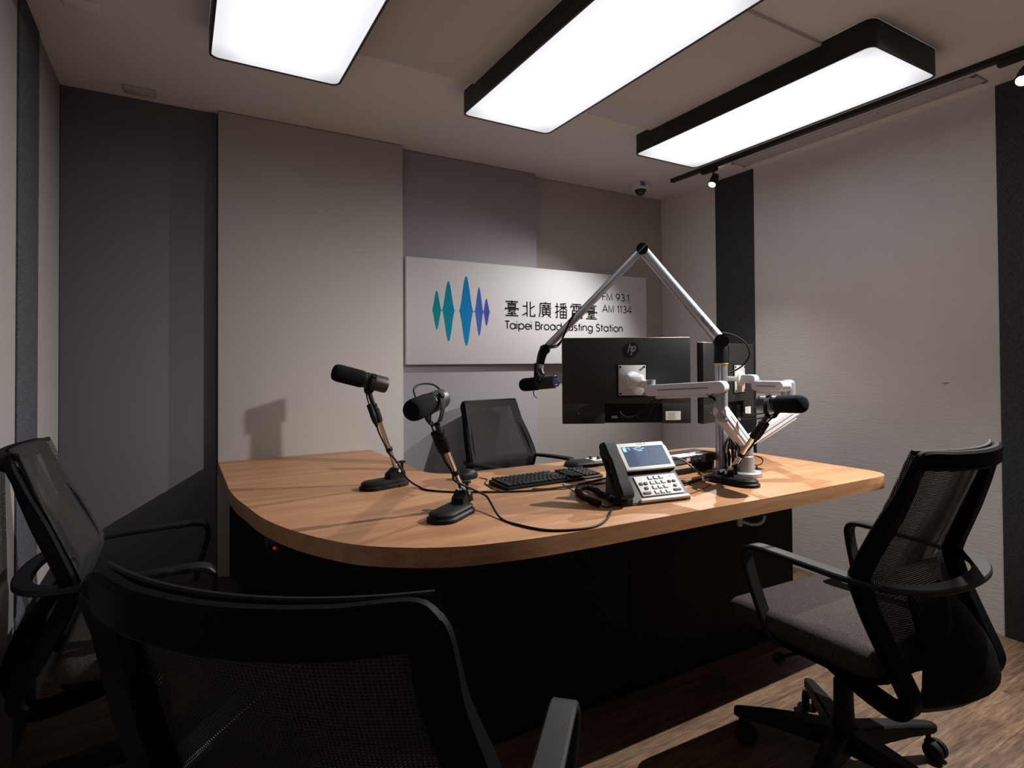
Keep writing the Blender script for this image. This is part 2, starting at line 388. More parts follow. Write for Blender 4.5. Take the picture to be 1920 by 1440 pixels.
CJK = {
 'tai': [[(.4, 9.2), (9.6, 9.2)], [(5, 10), (5, 8)], [(1.6, 8), (8.4, 8)], rect(2.4, 5.7, 7.6, 7.0), [(.3, 3.8), (.3, 4.8), (9.7, 4.8), (9.7, 3.8)],
         [(2, 3.8), (8, 3.8)], [(4.3, 3.8), (2.4, 2.6), (7.6, 2.6)], [(5, 2.6), (5, .15)], [(1.8, 1.4), (8.2, 1.4)], [(.2, .15), (9.8, .15)]],
 'bei': [[(3.6, 9.8), (3.6, -.1)], [(.4, 6.7), (3.6, 6.7)], [(.1, .7), (3.6, 2.5)], [(6.1, 9.8), (6.1, .3), (9.6, .3), (9.6, 1.9)], [(6.1, 5.2), (9.6, 7.2)]],
 'guang': [[(5.2, 10.2), (5.2, 9.1)], [(1, 9.1), (9.7, 9.1)], [(1, 9.1), (1, 3.6), (.1, -.1)], [(2.2, 7.6), (9.5, 7.6)], [(4.2, 8.4), (4.2, 6.3)], [(7.4, 8.4), (7.4, 6.3)],
           [(1.9, 6.2), (9.8, 6.2)], [(5.8, 6.2), (5.8, 1.9)], rect(2.7, 1.9, 8.9, 5), [(2.7, 3.4), (8.9, 3.4)], [(4.2, 1.4), (2.2, 0)], [(7.3, 1.4), (9.5, 0)]],
 'bo': [[(0, 7.5), (3.2, 7.5)], [(1.7, 10), (1.7, .2), (.5, .2)], [(0, 3.2), (3.3, 4.6)], [(9, 9.8), (4.2, 9.2)], [(3.7, 7.2), (9.9, 7.2)], [(6.8, 9.4), (6.8, 4.8)],
        [(4.7, 8.7), (5.3, 7.7)], [(8.9, 8.7), (8.2, 7.7)], [(6.5, 7), (3.6, 5)], [(7.1, 7), (10, 5)], rect(4.3, 0, 9.3, 4.2), [(4.3, 2.1), (9.3, 2.1)], [(6.8, 4.2), (6.8, 0)]],
 'dian': [[(1, 9.6), (9, 9.6)], [(.3, 6.8), (.3, 8.3), (9.7, 8.3), (9.7, 6.8)], [(5, 9.6), (5, 6.1)], [(2, 7.3), (3.7, 7.3)], [(2, 6.3), (3.7, 6.3)], [(6.3, 7.3), (8, 7.3)], [(6.3, 6.3), (8, 6.3)],
          rect(1.5, 1.9, 8.4, 5.2), [(1.5, 3.55), (8.4, 3.55)], [(5, 5.2), (5, .3), (9.6, .3), (9.6, 1.3)]],
}
def cjk_row(x0, z0, size, pitch):
    out = []
    for i, k in enumerate(('tai', 'bei', 'guang', 'bo', 'dian', 'tai')):
        for L in CJK[k]: out.append([(x0+i*pitch+p[0]*size/10, z0+p[1]*size/10) for p in L])
    return out

# ================================================================== ROOM
XL, XR, YB, YF, H = -.44, 3.114, 3.165, -1.55, 2.4065
def slab(name, m, x0, x1, y0, y1, z0, z1, parent=None, bev=0):
    return MB().box(((x0+x1)/2, (y0+y1)/2, (z0+z1)/2), (x1-x0, y1-y0, z1-z0), bev).build(name, m, parent)
floor = structure(slab('floor', 'joint', XL-.1, XR+.1, YF-.1, YB+.1, -.06, -.002))
row_h, ln = .148, 1.22
rows = int((YB-YF)/row_h)+1
for r_ in range(rows):
    y0 = YF+r_*row_h; y1 = min(y0+row_h, YB)
    x = XL-((r_*.47) % 1)*ln
    while x < XR:
        a, b = max(x, XL), min(x+ln, XR)
        if b-a > .03 and y1-y0 > .02:
            o = MB().box(((a+b)/2, (y0+y1)/2, -.0035), (b-a-.0005, y1-y0-.0005, .007), .0003, 1)
            o.build('floor_plank', 'floor', floor)
        x += ln
ceil = structure(slab('ceiling', 'ceiling', XL-.1, XR+.1, YF-.1, YB+.1, H, H+.08))
slab('ceiling_panel', 'ceiling_slab', .33, 2.335, 1.29, 2.205, H-.014, H+.001, ceil, .001)
slab('ceiling_plate', 'vent', -.205, -.085, 2.955, 3.025, H-.016, H+.001, ceil, .004)
slab('ceiling_plate', 'ceiling', -.33, -.23, 2.33, 2.40, H-.010, H+.001, ceil, .004)
back = structure(slab('wall_back', 'wall', XL-.1, XR+.1, YB, YB+.1, -.06, H))
def panel(m, x0, x1, yf): return slab('acoustic_panel', m, x0, x1, yf, YB+.001, .0, H-.004, back, .002)
panel('panel_dark', XL+.002, .160, 3.097)
panel('panel_beige', .164, 1.071, 3.048)
panel('panel_lilac', 1.074, 1.977, 3.104)
panel('panel_beige', 1.980, XR-.002, 3.158)
right = structure(slab('wall_right', 'wall_paper', XR, XR+.1, YF-.1, YB+.1, -.06, H))
slab('felt_strip', 'felt', XR-.006, XR+.001, 2.362, 2.656, 0, H-.003, right, .001)
slab('felt_strip', 'felt', XR-.006, XR+.001, .828, 1.124, 0, H-.003, right, .001)
MB(T((XR-.0004, 1.334, 1.094), (0, -1, .15), (-1, 0, 0))).strokes([[(-.016, .002), (-.004, 0), (.008, -.001), (.016, .001)], [(-.006, -.004), (.006, -.004)]], .0035, .0004).build('scuff_mark', 'groove', right)
left = structure(slab('wall_left', 'wall_fabric', XL-.1, XL, YF-.1, YB+.1, -.06, H))
slab('felt_strip', 'felt', XL-.001, XL+.006, 2.340, 2.642, 0, H-.003, left, .001)
slab('felt_strip', 'felt', XL-.001, XL+.006, .805, 1.107, 0, H-.003, left, .001)
front = structure(slab('wall_front', 'ceiling', XL-.1, XR+.1, YF-.1, YF, -.06, H))

# ceiling lights
def rrect(x0, y0, x1, y1, r, n=6):
    out = []
    for cx, cy, a in ((x1-r, y1-r, 0), (x0+r, y1-r, 90), (x0+r, y0+r, 180), (x1-r, y0+r, 270)):
        out += [(cx+r*math.cos(R(a+90*i/n)), cy+r*math.sin(R(a+90*i/n))) for i in range(n+1)]
    return out
LABL = ('black framed ceiling light panel at the left, nearest the dark fabric wall panel', 'black framed ceiling light panel in the middle of the three',
        'black framed ceiling light panel beside the black spotlight track')
for i, x0 in enumerate((.093, 1.093, 2.103)):
    x1 = x0+.462; y0, y1 = 1.103, 2.332
    t = thing('ceiling_light', LABL[i], 'light', ((x0+x1)/2, (y0+y1)/2, H), 0, 'rectangular ceiling light panels')
    zb = H-.1
    o, n_ = rrect(x0, y0, x1, y1, .035), rrect(x0+.008, y0+.008, x1-.008, y1-.008, .028)
    mb = MB(); k = len(o)
    ro = [[(*p, z) for p in o] for z in (H-.0005, zb)]; ri = [[(*p, z) for p in n_] for z in (zb, zb+.02)]
    mb.rings([ro[0], ro[1], ri[0], ri[1]], cap=False)
    mb.build('housing', 'black_metal', t)
    MB().prism(n_, zb+.003, zb+.006).build('diffuser', 'diffuser', t)
# spotlight track
t = thing('spotlight_track', 'long black spotlight track running along the ceiling beside the air vent', 'track', (2.825, .6, H))
slab('rail', 'black_metal', 2.808, 2.842, -1.2, 2.75, H-.022, H, t, .002)
slab('end_cap', 'black_metal', 2.806, 2.844, 2.748, 2.762, H-.024, H, t, .002)
SL = ('small black track spotlight shining in front of the dark felt strip near the room corner', 'black track spotlight at the right edge, above the nearer felt strip')
for i in (0, 1):
    p, d = V(SPOTS[i][0]), V(SPOTS[i][1]).normalized()
    t = thing('track_spotlight', SL[i], 'spotlight', (2.825, p.y+.03, H-.022), 0, 'track spotlights')
    yb = p.y+.03
    slab('adapter', 'black_metal', 2.810, 2.840, yb-.045, yb+.065, H-.045, H-.0222, t, .003)
    bk = p-d*.085
    pv = p-d*.062
    mb = MB(); mb.tube([(2.825, pv.y, H-.040), (2.825, pv.y, H-.060), (pv.x, pv.y, pv.z+.012)], .0065, 10, 4); mb.cyl((pv.x, pv.y-.028, pv.z), (pv.x, pv.y+.028, pv.z), .005, seg=10)
    mb.build('arm', 'black_metal', t)
    MB().lathe(bk, d, [(0, .012), (.004, .020), (.03, .024), (.085, .026), (.0855, .021), (.080, .0205)], 24, cap=False).build('lamp_head', 'black_metal', t)
    MB().cyl(p-d*.012, p-d*.008, .0205, seg=24).build('lens', 'lens', t)
# air vent
t = thing('air_vent', 'long slotted air vent in the ceiling beside the spotlight track', 'vent', (2.965, 1.74, H))
vx0, vx1, vy0, vy1 = 2.905, 3.025, 1.118, 2.362
mb = MB()
for a in ((vx0, vx0+.016, vy0, vy1), (vx1-.016, vx1, vy0, vy1), (vx0, vx1, vy0, vy0+.02), (vx0, vx1, vy1-.02, vy1)):
    mb.box(((a[0]+a[1])/2, (a[2]+a[3])/2, H-.004), (a[1]-a[0], a[3]-a[2], .008), .0015, 1)
mb.build('frame', 'vent', t)
slab('backing', 'vent_dark', vx0+.01, vx1-.01, vy0+.01, vy1-.01, H-.001, H+.0005, t)
for i in range(5):
    x = vx0+.027+i*.0165
    MB().box((x, (vy0+vy1)/2, H-.004), (.0085, vy1-vy0-.036, .004), .001, 1, Matrix.Rotation(R(25), 3, 'Y')).build('slat', 'vent', t)
for i in range(1, 6):
    y = vy0+(vy1-vy0)*i/6
    slab('mullion', 'vent', vx0+.014, vx1-.014, y-.004, y+.004, H-.007, H-.001, t)
# dome camera
t = thing('security_camera', 'small white dome security camera on the ceiling near the far corner', 'camera', (2.70, 2.93, H))
MB().prism([(2.70+x, 2.93+y) for x, y in rrect(-.052, -.052, .052, .052, .03)], H-.046, H, .006).build('housing', 'cam_white', t)
MB().lathe((2.70, 2.93, H-.046), (0, 0, -1), [(0, .040), (.006, .040), (.008, .034), (.02, .031), (.03, .023), (.038, .012), (.0405, .002)], 24).build('dome', 'dome', t)
mb = MB(T((2.70-.026, 2.93-.0525, H-.02), (1, 0, 0), (0, -1, 0))); mb.box((0, 0, .0005), (.044, .026, .001)); mb.build('sticker', 'teal', t)

# ------------------------------------------------------------------ wall sign
t = thing('wall_sign', 'wide white station sign with blue sound wave logo on the back wall', 'sign', (1.973, 3.103, 1.494))
SY = 3.074
slab('board', 'sign', 1.098, 2.880, SY, 3.1035, 1.194, 1.799, t, .004)
SK = 1.0082   # print scale
fr = Matrix(((SK, 0, 0, 0), (0, 0, -1, SY), (0, SK, 0, 1.2-1.2*SK), (0, 0, 0, 1)))
mb = MB(fr)
for xc, wl, wr, zt, zb in ((1.2695, .028, .030, 1.612, 1.392), (1.342, .040, .040, 1.672, 1.326), (1.4545, .046, .046, 1.708, 1.301), (1.5385, .030, .028, 1.648, 1.361), (1.5865, .021, .024, 1.584, 1.423)):
    zc = 1.504; up, dn = [], []
    for i in range(33):
        u = -1+2*i/32; x = xc+(u*wl if u < 0 else u*wr); b = (.5+.5*math.cos(PI*u))**.86
        up.append((x, zc+(zt-zc)*b)); dn.append((x, zc-(zc-zb)*b))
    for i in range(32):
        q = [(*up[i], .0006), (*up[i+1], .0006), (*dn[i+1], .0006), (*dn[i], .0006)]
        if i == 0: q = [q[0], q[1], q[2]]
        if i == 31: q = [q[0], q[1], q[3]]
        mb._f([mb._v(p) for p in q])
mb.strokes([[(1.25, 1.504), (1.375, 1.504)], [(1.42, 1.504), (1.60, 1.504)]], .003, .0007)
mb.build('sound_wave_logo', 'logo', t)
MB(fr).strokes(cjk_row(1.714, 1.487, .0945, .1214), .0084).build('chinese_lettering', 'ink', t)
def words(s, x0, x1, y, unit, w):
    _, full = text_lines(s); sx = (x1-x0)/full; x = x0
    for wd_ in s.split(' '):
        L, wd = text_lines(wd_); adv = sum(GL[c][1] for c in wd_)
        MB(fr).strokes([[(x+p[0]*sx, y+p[1]*unit) for p in l] for l in L], w).build('printed_word', 'ink', t)
        x += (adv+GL[' '][1])*sx
words('Taipei Broadcasting Station', 1.713, 2.633, 1.408, .0325, .0076)
words('FM 93.1', 2.464, 2.690, 1.6185, .0325, .0064)
words('AM 1134', 2.462, 2.717, 1.538, .0325, .0064)

# ================================================================== DESK
DT = .745
desk = thing('studio_desk', 'large curved oak-topped studio desk with black panels below', 'desk', (1.3, 2.0, 0))
out = [(.162, 3.046), (.163, 2.34), (.174, 2.18), (.192, 2.05), (.222, 1.85), (.284, 1.655), (.380, 1.478), (.487, 1.380), (.580, 1.328), (.656, 1.303), (.798, 1.278), (.93, 1.268), (1.09, 1.262), (1.6, 1.252), (2.0, 1.250), (2.36, 1.252)]
out += arc(2.40, 1.345, .092, .092, -80, 0, 6)
out += [(2.492, 1.6), (2.492, 1.98)] + arc(2.30, 2.005, .19, .19, 5, 85, 8) + [(2.0, 2.205), (1.6, 2.200), (1.2, 2.196), (1.02, 2.196)]
out += [(1.02-.125*math.sin(R(a)), 2.321-.125*math.cos(R(a))) for a in (15, 30, 45, 60, 75, 90)] + [(.893, 2.5), (.888, 3.046)]
sm = []
sp = spline([(x, y, 0) for x, y in out[1:16]], 5)
sm = [out[0]] + [(p.x, p.y) for p in sp] + out[16:]
MB().prism(sm, DT-.05, DT, .0015, 1).build('tabletop', 'desk', desk)
def board(name, a, b, z0, z1, th, m, parent):
    a, b = V((*a, 0)), V((*b, 0)); d = (b-a); L = d.length
    mb = MB(T(((a+b)/2+V((0, 0, (z0+z1)/2))), d)); mb.box((0, 0, 0), (L, th, z1-z0), .001, 1); return mb.build(name, m, parent)
ZP = DT-.0505
board('front_panel', (.475, 1.63), (1.42, 1.63), 0, ZP, .02, 'laminate', desk)
board('front_panel', (1.423, 1.63), (2.372, 1.63), 0, ZP, .02, 'laminate', desk)
board('side_panel', (.222, 3.04), (.468, 1.632), 0, ZP, .02, 'laminate', desk)
board('side_panel', (2.362, 1.642), (2.362, 2.12), 0, ZP, .02, 'laminate', desk)
board('inner_panel', (.80, 2.3), (.80, 3.04), 0, ZP, .02, 'laminate', desk)
# socket strip under the front edge, coat hook, indicator lamps
ss = MB().box((1.62, 1.42, ZP-.018), (.34, .05, .035), .004).build('socket_strip', 'plastic', desk)
for x, y, c in ((1.56, 1.394, 'red'), (1.60, 1.394, 'vent'), (1.70, 1.394, 'red')):
    MB().box((x, y, ZP-.015), (.006, .003, .010), .001, 1).build('indicator', c, ss)
hk = MB(); hk.cyl((1.655, 1.325, ZP), (1.655, 1.325, ZP-.03), .006); hk.lathe((1.645, 1.318, ZP-.018), (0, 0, -1), [(0, .008), (.002, .010), (.03, .009), (.033, .006)], 16)
hk.tube([(1.655, 1.316, ZP-.036), (1.685, 1.30, ZP-.046), (1.712, 1.287, ZP-.043), (1.724, 1.282, ZP-.028), (1.725, 1.282, ZP-.018)], .0052, 10)
hk.build('coat_hook', 'hook', desk)['label'] = 'white plastic hook under the edge'
bx = MB().box((.245, 1.80, ZP-.015), (.05, .07, .03), .003).build('switch_box', 'plastic', desk)
MB().box((.238, 1.763, ZP-.014), (.008, .003, .008), .001, 1).build('indicator', 'red', bx)

# ================================================================== CHAIRS
def make_chair():
    t = thing('office_chair', '', 'chair', local=True)
    # seat cushion: rounded slab with a waterfall front
    rs = []; prof = [(.0, .93), (.012, .985), (.03, 1.0), (.052, .985), (.066, .95), (.073, .88)]
    base = rrect(-.240, -.225, .240, .238, .05, 6)
    mb = MB()
    for dz, k in prof:
        ring = []
        for x, y in base:
            fz = -.016*max(0, (y-.10)/.135)**2
            ring.append((x*k, y*k, 408e-3+dz+fz*(.4+.6*dz/.073)))
        rs.append(ring)
    mb.rings(rs); n = len(base)
    for q in range(1, 5):
        pass
    mb.build('seat_cushion', 'fabric', t, 50)
    MB().prism(rrect(-.215, -.215, .215, .19, .06), .385, .404, .006).build('seat_pan', 'plastic_soft', t)
    # side rails of the back frame: top, kink at arm height, down and back, then forward under the seat
    def side(s):
        return [(s*.172, -.322, .988), (s*.192, -.272, .86), (s*.212, -.225, .755), (s*.2225, -.192, .675), (s*.223, -.188, .640), (s*.219, -.212, .57),
                (s*.213, -.250, .49), (s*.207, -.283, .425), (s*.203, -.292, .395), (s*.199, -.278, .365), (s*.19, -.235, .352), (s*.16, -.12, .362), (s*.12, -.02, .372)]
    L_ = side(-1)[::-1]; L_ = L_[:-1]                     # from under the seat up to z = .86
    P_ = L_ + [(-.1875, -.292, .915), (-.186, -.305, .945), (-.181, -.312, .957), (-.170, -.318, .9625)] + [(u/6*.176, -.318-.040*(1-(u/6)**2), .9625-.003*(1-(u/6)**2)) for u in range(-4, 5)]
    P_ += [(.170, -.318, .9625), (.181, -.312, .957), (.186, -.305, .945), (.1875, -.292, .915)] + [(-x, y, z) for x, y, z in L_[::-1]]
    Q = spline(P_, 5); rs = []; n = len(Q)
    for i, p in enumerate(Q):
        d = (Q[min(i+1, n-1)]-Q[max(i-1, 0)]).normalized()
        s1 = V((d.z, 0, -d.x)) if p.z > .60 else V((1 if p.x < 0 else -1, 0, 0))
        s1 = (s1-d*s1.dot(d)).normalized(); nn = d.cross(s1).normalized()
        k = min(1, max(0, (p.z-.80)/.12)); Wd = (.049*(1-k)+.047*k)/2; Hd = (.036*(1-k)+.022*k)/2; bv = .006
        o = [(Wd-bv, -Hd), (Wd, -Hd+bv), (Wd, Hd-bv), (Wd-bv, Hd), (-Wd+bv, Hd), (-Wd, Hd-bv), (-Wd, -Hd+bv), (-Wd+bv, -Hd)]
        rs.append([p+s1*a_+nn*c_ for a_, c_ in o])
    MB().rings(rs).build('back_frame', 'plastic_soft', t, 40)
    # woven mesh
    def edge(v):
        P = spline([(.192, -.302, .983), (.204, -.256, .86), (.220, -.211, .755), (.231, -.176, .675), (.232, -.170, .64), (.226, -.196, .57), (.220, -.235, .49), (.214, -.261, .44)], 6)
        k = v*(len(P)-1); i = min(int(k), len(P)-2); return P[i].lerp(P[i+1], k-i)
    mb = MB()
    NV, NU = 26, 12
    for lay in (.010, .0072):                             # two knitted layers
        g = []
        for j in range(NV+1):
            e = edge(j/NV); bow = .042-.010*(j/NV)
            g.append([mb._v((e.x*(-1+2*i/NU), e.y-bow*(1-(-1+2*i/NU)**2)+lay, e.z)) for i in range(NU+1)])
        for j in range(NV):
            for i in range(NU): mb._f([g[j][i], g[j][i+1], g[j+1][i+1], g[j+1][i]])
    mb.build('mesh_back', 'mesh', t, 180)
    # hem of the mesh at the top and sides
    mb = MB(); mb.sweep([(u/6*.188, -.306-.042*(1-(u/6)**2)+.010, .981-.003*(1-(u/6)**2)) for u in range(-6, 7)], .012, .008, (0, 0, 1), 2, .5)
    mb.build('hem', 'rubber', t)
    # moulded lower shell between the uprights
    mb = MB(); rs = []
    for j in range(9):
        v = j/8; z = .610-.25*v; wd = .075+.120*v**.8; y0 = -.215-.085*math.sin(v*PI*.62)+(.03 if v > .95 else 0)
        fr_, bk_ = [], []
        for i in range(9):
            u = -1+i/4; y = y0-.055*(1-u*u)*(.4+.6*v)
            fr_.append((u*wd, y, z)); bk_.append((u*wd, y-.012, z-.002))
        rs.append(fr_+bk_[::-1])
    mb.rings(rs); mb.build('lower_shell', 'plastic_soft', t, 60)
    # one continuous arm band: left post, arm, round the back, right arm, right post
    half = [(.205, .055, .392), (.222, .075, .42), (.240, .105, .52), (.250, .128, .605), (.251, .128, .640), (.250, .105, .658), (.250, .05, .661), (.249, -.08, .658), (.243, -.165, .654), (.215, -.240, .649), (.160, -.285, .645), (.085, -.306, .642), (0, -.312, .641)]
    P = [(-x, y, z) for x, y, z in half[:-1]] + [half[-1]] + [half[i] for i in range(len(half)-2, -1, -1)]
    def sd(u):
        a = abs(u-.5)*2
        if a > .38: return (1, 0, 0) if u > .5 else (1, 0, 0)
        an = (u-.5)/.38*PI/2*1.0
        return (math.sin(an)*(1 if True else 1), -math.cos(an), 0) if False else V((abs(math.sin(an)), -math.cos(an)*(1 if an >= 0 else -1)*1.0, 0)) if False else V((1, 0, 0))
    # split in three so the band stays flat all the way round
    arm = MB()
    def band(pts, flip=1):
        Q = spline(pts, 6); n = len(Q); rs = []
        for i, p in enumerate(Q):
            d = (Q[min(i+1, n-1)]-Q[max(i-1, 0)]).normalized()
            hd = V((d.x, d.y, 0)); zz = abs(d.z)
            s1 = V((0, 0, 1)).cross(d); s1 = s1.normalized() if s1.length > .15 else V((0, 0, 0))
            s2 = V((1, 0, 0))
            if p.y > -.10: s_ = s2 if p.x > 0 else s2
            else: s_ = s1
            if s_.dot(prev[0]) < 0: s_ = -s_
            s_ = (s_*.6+prev[0]*.4); s_ = (s_-d*s_.dot(d)).normalized(); prev[0] = s_
            nn = d.cross(s_).normalized(); Wd, Hd, b = .022, .008, .004
            o = [(Wd-b, -Hd), (Wd, -Hd+b), (Wd, Hd-b), (Wd-b, Hd), (-Wd+b, Hd), (-Wd, Hd-b), (-Wd, -Hd+b), (-Wd+b, -Hd)]
            rs.append([p+s_*a+nn*c for a, c in o])
        arm.rings(rs)
    prev = [V((1, 0, 0))]; band(P)
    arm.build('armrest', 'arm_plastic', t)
    # mechanism, lever, gas lift, star base, casters
    mb = MB(); mb.box((0, -.01, .362), (.15, .24, .050), .012); mb.box((0, -.01, .335), (.10, .16, .04), .01); mb.build('tilt_mechanism', 'plastic', t)
    mb = MB(); mb.cyl((-.06, .04, .345), (-.21, .05, .350), .005, seg=10); mb.lathe((-.20, .05, .350), (-1, .05, 0), [(0, .006), (.01, .014), (.03, .014), (.036, .006)], 14); mb.build('lever', 'plastic', t)
    MB().cyl((0, 0, .24), (0, 0, .335), .014).build('gas_lift', 'chrome', t)
    MB().lathe((0, 0, .085), (0, 0, 1), [(0, .034), (.02, .031), (.10, .027), (.168, .026), (.170, .018)], 24).build('column_cover', 'plastic', t)
    MB().lathe((0, 0, .062), (0, 0, 1), [(0, .035), (.006, .05), (.045, .048), (.055, .036)], 24).build('hub', 'plastic', t)
    for k in range(5):
        a = R(125+72*k); d = V((math.cos(a), math.sin(a), 0)); x = V((-d.y, d.x, 0))
        mb = MB(); rs = []
        for q, (dist, wd, zt, zb) in enumerate(((.03, .030, .122, .062), (.10, .026, .120, .068), (.20, .021, .112, .076), (.29, .017, .100, .076), (.305, .012, .097, .079))):
            c = d*dist; b = .005
            rs.append([c+x*(wd)+V((0, 0, zb)), c+x*wd*1.0+V((0, 0, zt-b)), c+x*(wd-b)+V((0, 0, zt)), c-x*(wd-b)+V((0, 0, zt)), c-x*wd+V((0, 0, zt-b)), c-x*wd+V((0, 0, zb))])
        mb.rings(rs); mb.build('base_leg', 'plastic', t)
        c = d*.285
        an = a+R(60+47*k); ax = V((math.cos(an), math.sin(an), 0)); fw = V((-ax.y, ax.x, 0))
        c2 = c+fw*.018
        mb = MB(); mb.cyl(c+V((0, 0, .045)), c+V((0, 0, .082)), .007, seg=10)
        for s_ in (-1, 1):
            o = c2+ax*(s_*.004)+V((0, 0, .0275))
            mb.lathe(o, ax*s_, [(0, .024), (.002, .0275), (.015, .0275), (.020, .024), (.022, .016), (.0225, .002)], 22)
        mb.box(c+fw*.008+V((0, 0, .046)), (.03, .03, .016), .005, 2, Matrix.Rotation(an, 3, 'Z'))
        mb.build('caster', 'rubber', t)
    return t
ch = make_chair()
CH = [((1.71, 1.01), -1.8, 'black mesh office chair at the right, seen from behind with lit grey seat'),
      ((-.042, 2.02), -90.6, 'black mesh office chair against the left wall, facing the desk'),
      ((.275, .855), -43.2, 'near-black mesh office chair closest to the camera, cut off by the bottom edge'),
      ((1.642, 2.708), 190.8, 'mesh office chair behind the desk, facing out beneath the wall sign')]
for i, (p, a, lb) in enumerate(CH):
    o = ch if i == 0 else copy_tree(ch)
    o.location = (*p, 0); o.rotation_euler = (0, 0, R(a)); o['label'] = lb; o['group'] = 'office chairs around the desk'

# ================================================================== MICROPHONES
def mic_parts(t, a, b, ws=.55, r=.030, yoke_from=None, disc=False):
    """a = front (windscreen) end, b = rear end; yoke_from = point where the stand carries the yoke"""
    a, b = V(a), V(b); d = (b-a).normalized(); L = (b-a).length; wl = L*ws
    rw = r*1.06
    MB().lathe(a, d, [(0, .008), (.001, rw*.62), (.005, rw*.83), (.013, rw*.95), (.024, rw), (wl-.006, rw), (wl-.001, rw*.97), (wl, rw*.9)], 32).build('windscreen', 'foam', t)
    body = MB().lathe(a, d, [(wl-.002, r*.9), (wl+.004, r*.98), (wl+.006, r*.98), (wl+.007, r*.92), (wl+.011, r*.92), (wl+.012, r*.99), (wl+.02, r), (L-.006, r), (L-.001, r*.95), (L, r*.9), (L-.001, r*.86), (L-.003, r*.84)], 32).build('body', 'mic_metal', t)
    if disc:
        dm = 'blue_disc'
    else: dm = 'mic_metal'
    pl = MB().cyl(b-d*.004, b-d*.001, r*.86, seg=28).build('rear_plate', dm, t)
    if disc:
        x, y, _ = frame_of(d); up = V((0, 0, 1)); sx = d.cross(up).normalized()*-1
        mb = MB(T(b-d*.0009, -sx if False else sx, None)); fr2 = Matrix((sx, d.cross(sx), d)).transposed().to_4x4(); fr2.translation = b-d*.0010
        if (fr2.to_3x3() @ V((0, 1, 0))).z < 0: fr2 = fr2 @ Matrix.Rotation(PI, 4, 'Z')
        mb = MB(fr2); mb.box((.0, -.013, .0004), (.020, .005, .0006)); mb.box((0, -.004, .0003), (.003, .003, .0005)); mb.box((0, .002, .0003), (.003, .003, .0005)); mb.box((0, .011, .0003), (.018, .0014, .0005))
        mb.build('plate_print', 'white', pl)
    # yoke: arms from the body sides to the mount
    c = a+d*(wl+.030); y0 = V(yoke_from); side = d.cross(y0-c).normalized()
    mb = MB(); q = y0+(c-y0).normalized()*.006
    for s_ in (-1, 1):
        p1 = c+side*s_*(r+.003); p2 = p1+(y0-c)*.45; p3 = q+side*s_*.014
        mb.sweep([p1-(y0-c).normalized()*.010, p2, p3, q], .020, .0032, d, 6, .5)
        mb.cyl(c+side*s_*(r-.002), c+side*s_*(r+.010), .009, seg=16)
    mb.build('yoke', 'yoke', t)
def mic_on_stand(loc, ang, piv, tip, a, b, labels, yoff, cable_side):
    c, s_ = math.cos(R(ang)), math.sin(R(ang)); L, Wd = .197, .094
    st = thing('microphone_stand', labels[0], 'mic stand', (*loc, DT), 0, 'tilting desktop microphone stands')
    fr = Matrix.Translation((*loc, DT)) @ Matrix.Rotation(R(ang), 4, 'Z')
    mb = MB(fr); o = rrect(-L/2, -Wd/2, L/2, Wd/2, .046, 8); o2 = rrect(-L/2+.006, -Wd/2+.006, L/2-.006, Wd/2-.006, .041, 8); o3 = rrect(-L/2+.014, -Wd/2+.014, L/2-.014, Wd/2-.014, .033, 8)
    mb.rings([[(*p, z) for p in q] for q, z in ((o, .0), (o, .010), (o2, .014), (o2, .022), (o3, .028))]); mb.build('base', 'plastic', st, 40)
    piv, tip = V(piv), V(tip); lp = fr.inverted() @ piv
    mb = MB(fr); hw = .020
    prof = [(lp.x-.040, .026), (lp.x-.036, .045), (lp.x-.024, lp.z-.004), (lp.x-.008, lp.z+.008), (lp.x+.012, lp.z+.006), (lp.x+.026, lp.z-.006), (lp.x+.030, .034), (lp.x+.034, .026)]
    mb.rings([[(x, y_, z) for x, z in prof] for y_ in (-hw+lp.y, -hw*.9+lp.y, hw*.9+lp.y, hw+lp.y)]); mb.build('pivot_housing', 'plastic', st)
    d = (tip-piv).normalized()
    kp = piv+V((c, s_, 0))*.026
    MB().cyl(kp-V((0, 0, .008)), kp+V((0, 0, .022)), .0055, seg=12).lathe(kp+V((0, 0, .022)), (0, 0, 1), [(0, .010), (.002, .014), (.006, .014), (.008, .010)], 16).build('tilt_knob', 'plastic', st)
    tl = (tip-piv).length
    mb = MB(); mb.cyl(piv-d*.004, piv+d*.020, .013); mb.cyl(piv-V((-s_, c, 0))*.024, piv+V((-s_, c, 0))*.024, .007); mb.build('pole_socket', 'chrome', st)
    MB().cyl(piv+d*.01, tip-d*.03, .0085).build('pole', 'chrome', st)
    MB().lathe(tip-d*.052, d, [(0, .010), (.002, .0135), (.03, .0145), (.050, .0145), (.052, .011)], 12).build('clutch', 'rubber', st, 20)
    side = V((-s_, c, 0)); xc = (tip-d*.01)
    m = thing('microphone', labels[1], 'microphone', tuple(tip), 0, 'broadcast microphones on desk stands')
    yk = tip+d*yoff
    mb = MB(); mb.lathe(tip-d*.002, d, [(0, .008), (.004, .012), (.008, .012), (.010, .0085), (yoff, .0085)], 18); mb.build('mount_tube', 'mic_metal', m)
    mb = MB(); mb.lathe(tip+d*.008, d, [(0, .009), (.001, .0125), (.010, .0125), (.011, .009)], 12); mb.build('lock_ring', 'rubber', m, 20)
    mic_parts(m, a, b, yoke_from=yk)
    # connector and cord
    cs = V(cable_side)
    x0 = tip+d*.020+cs*.024; x1 = x0-d*.088
    return st, m, d, x0, x1, cs, piv
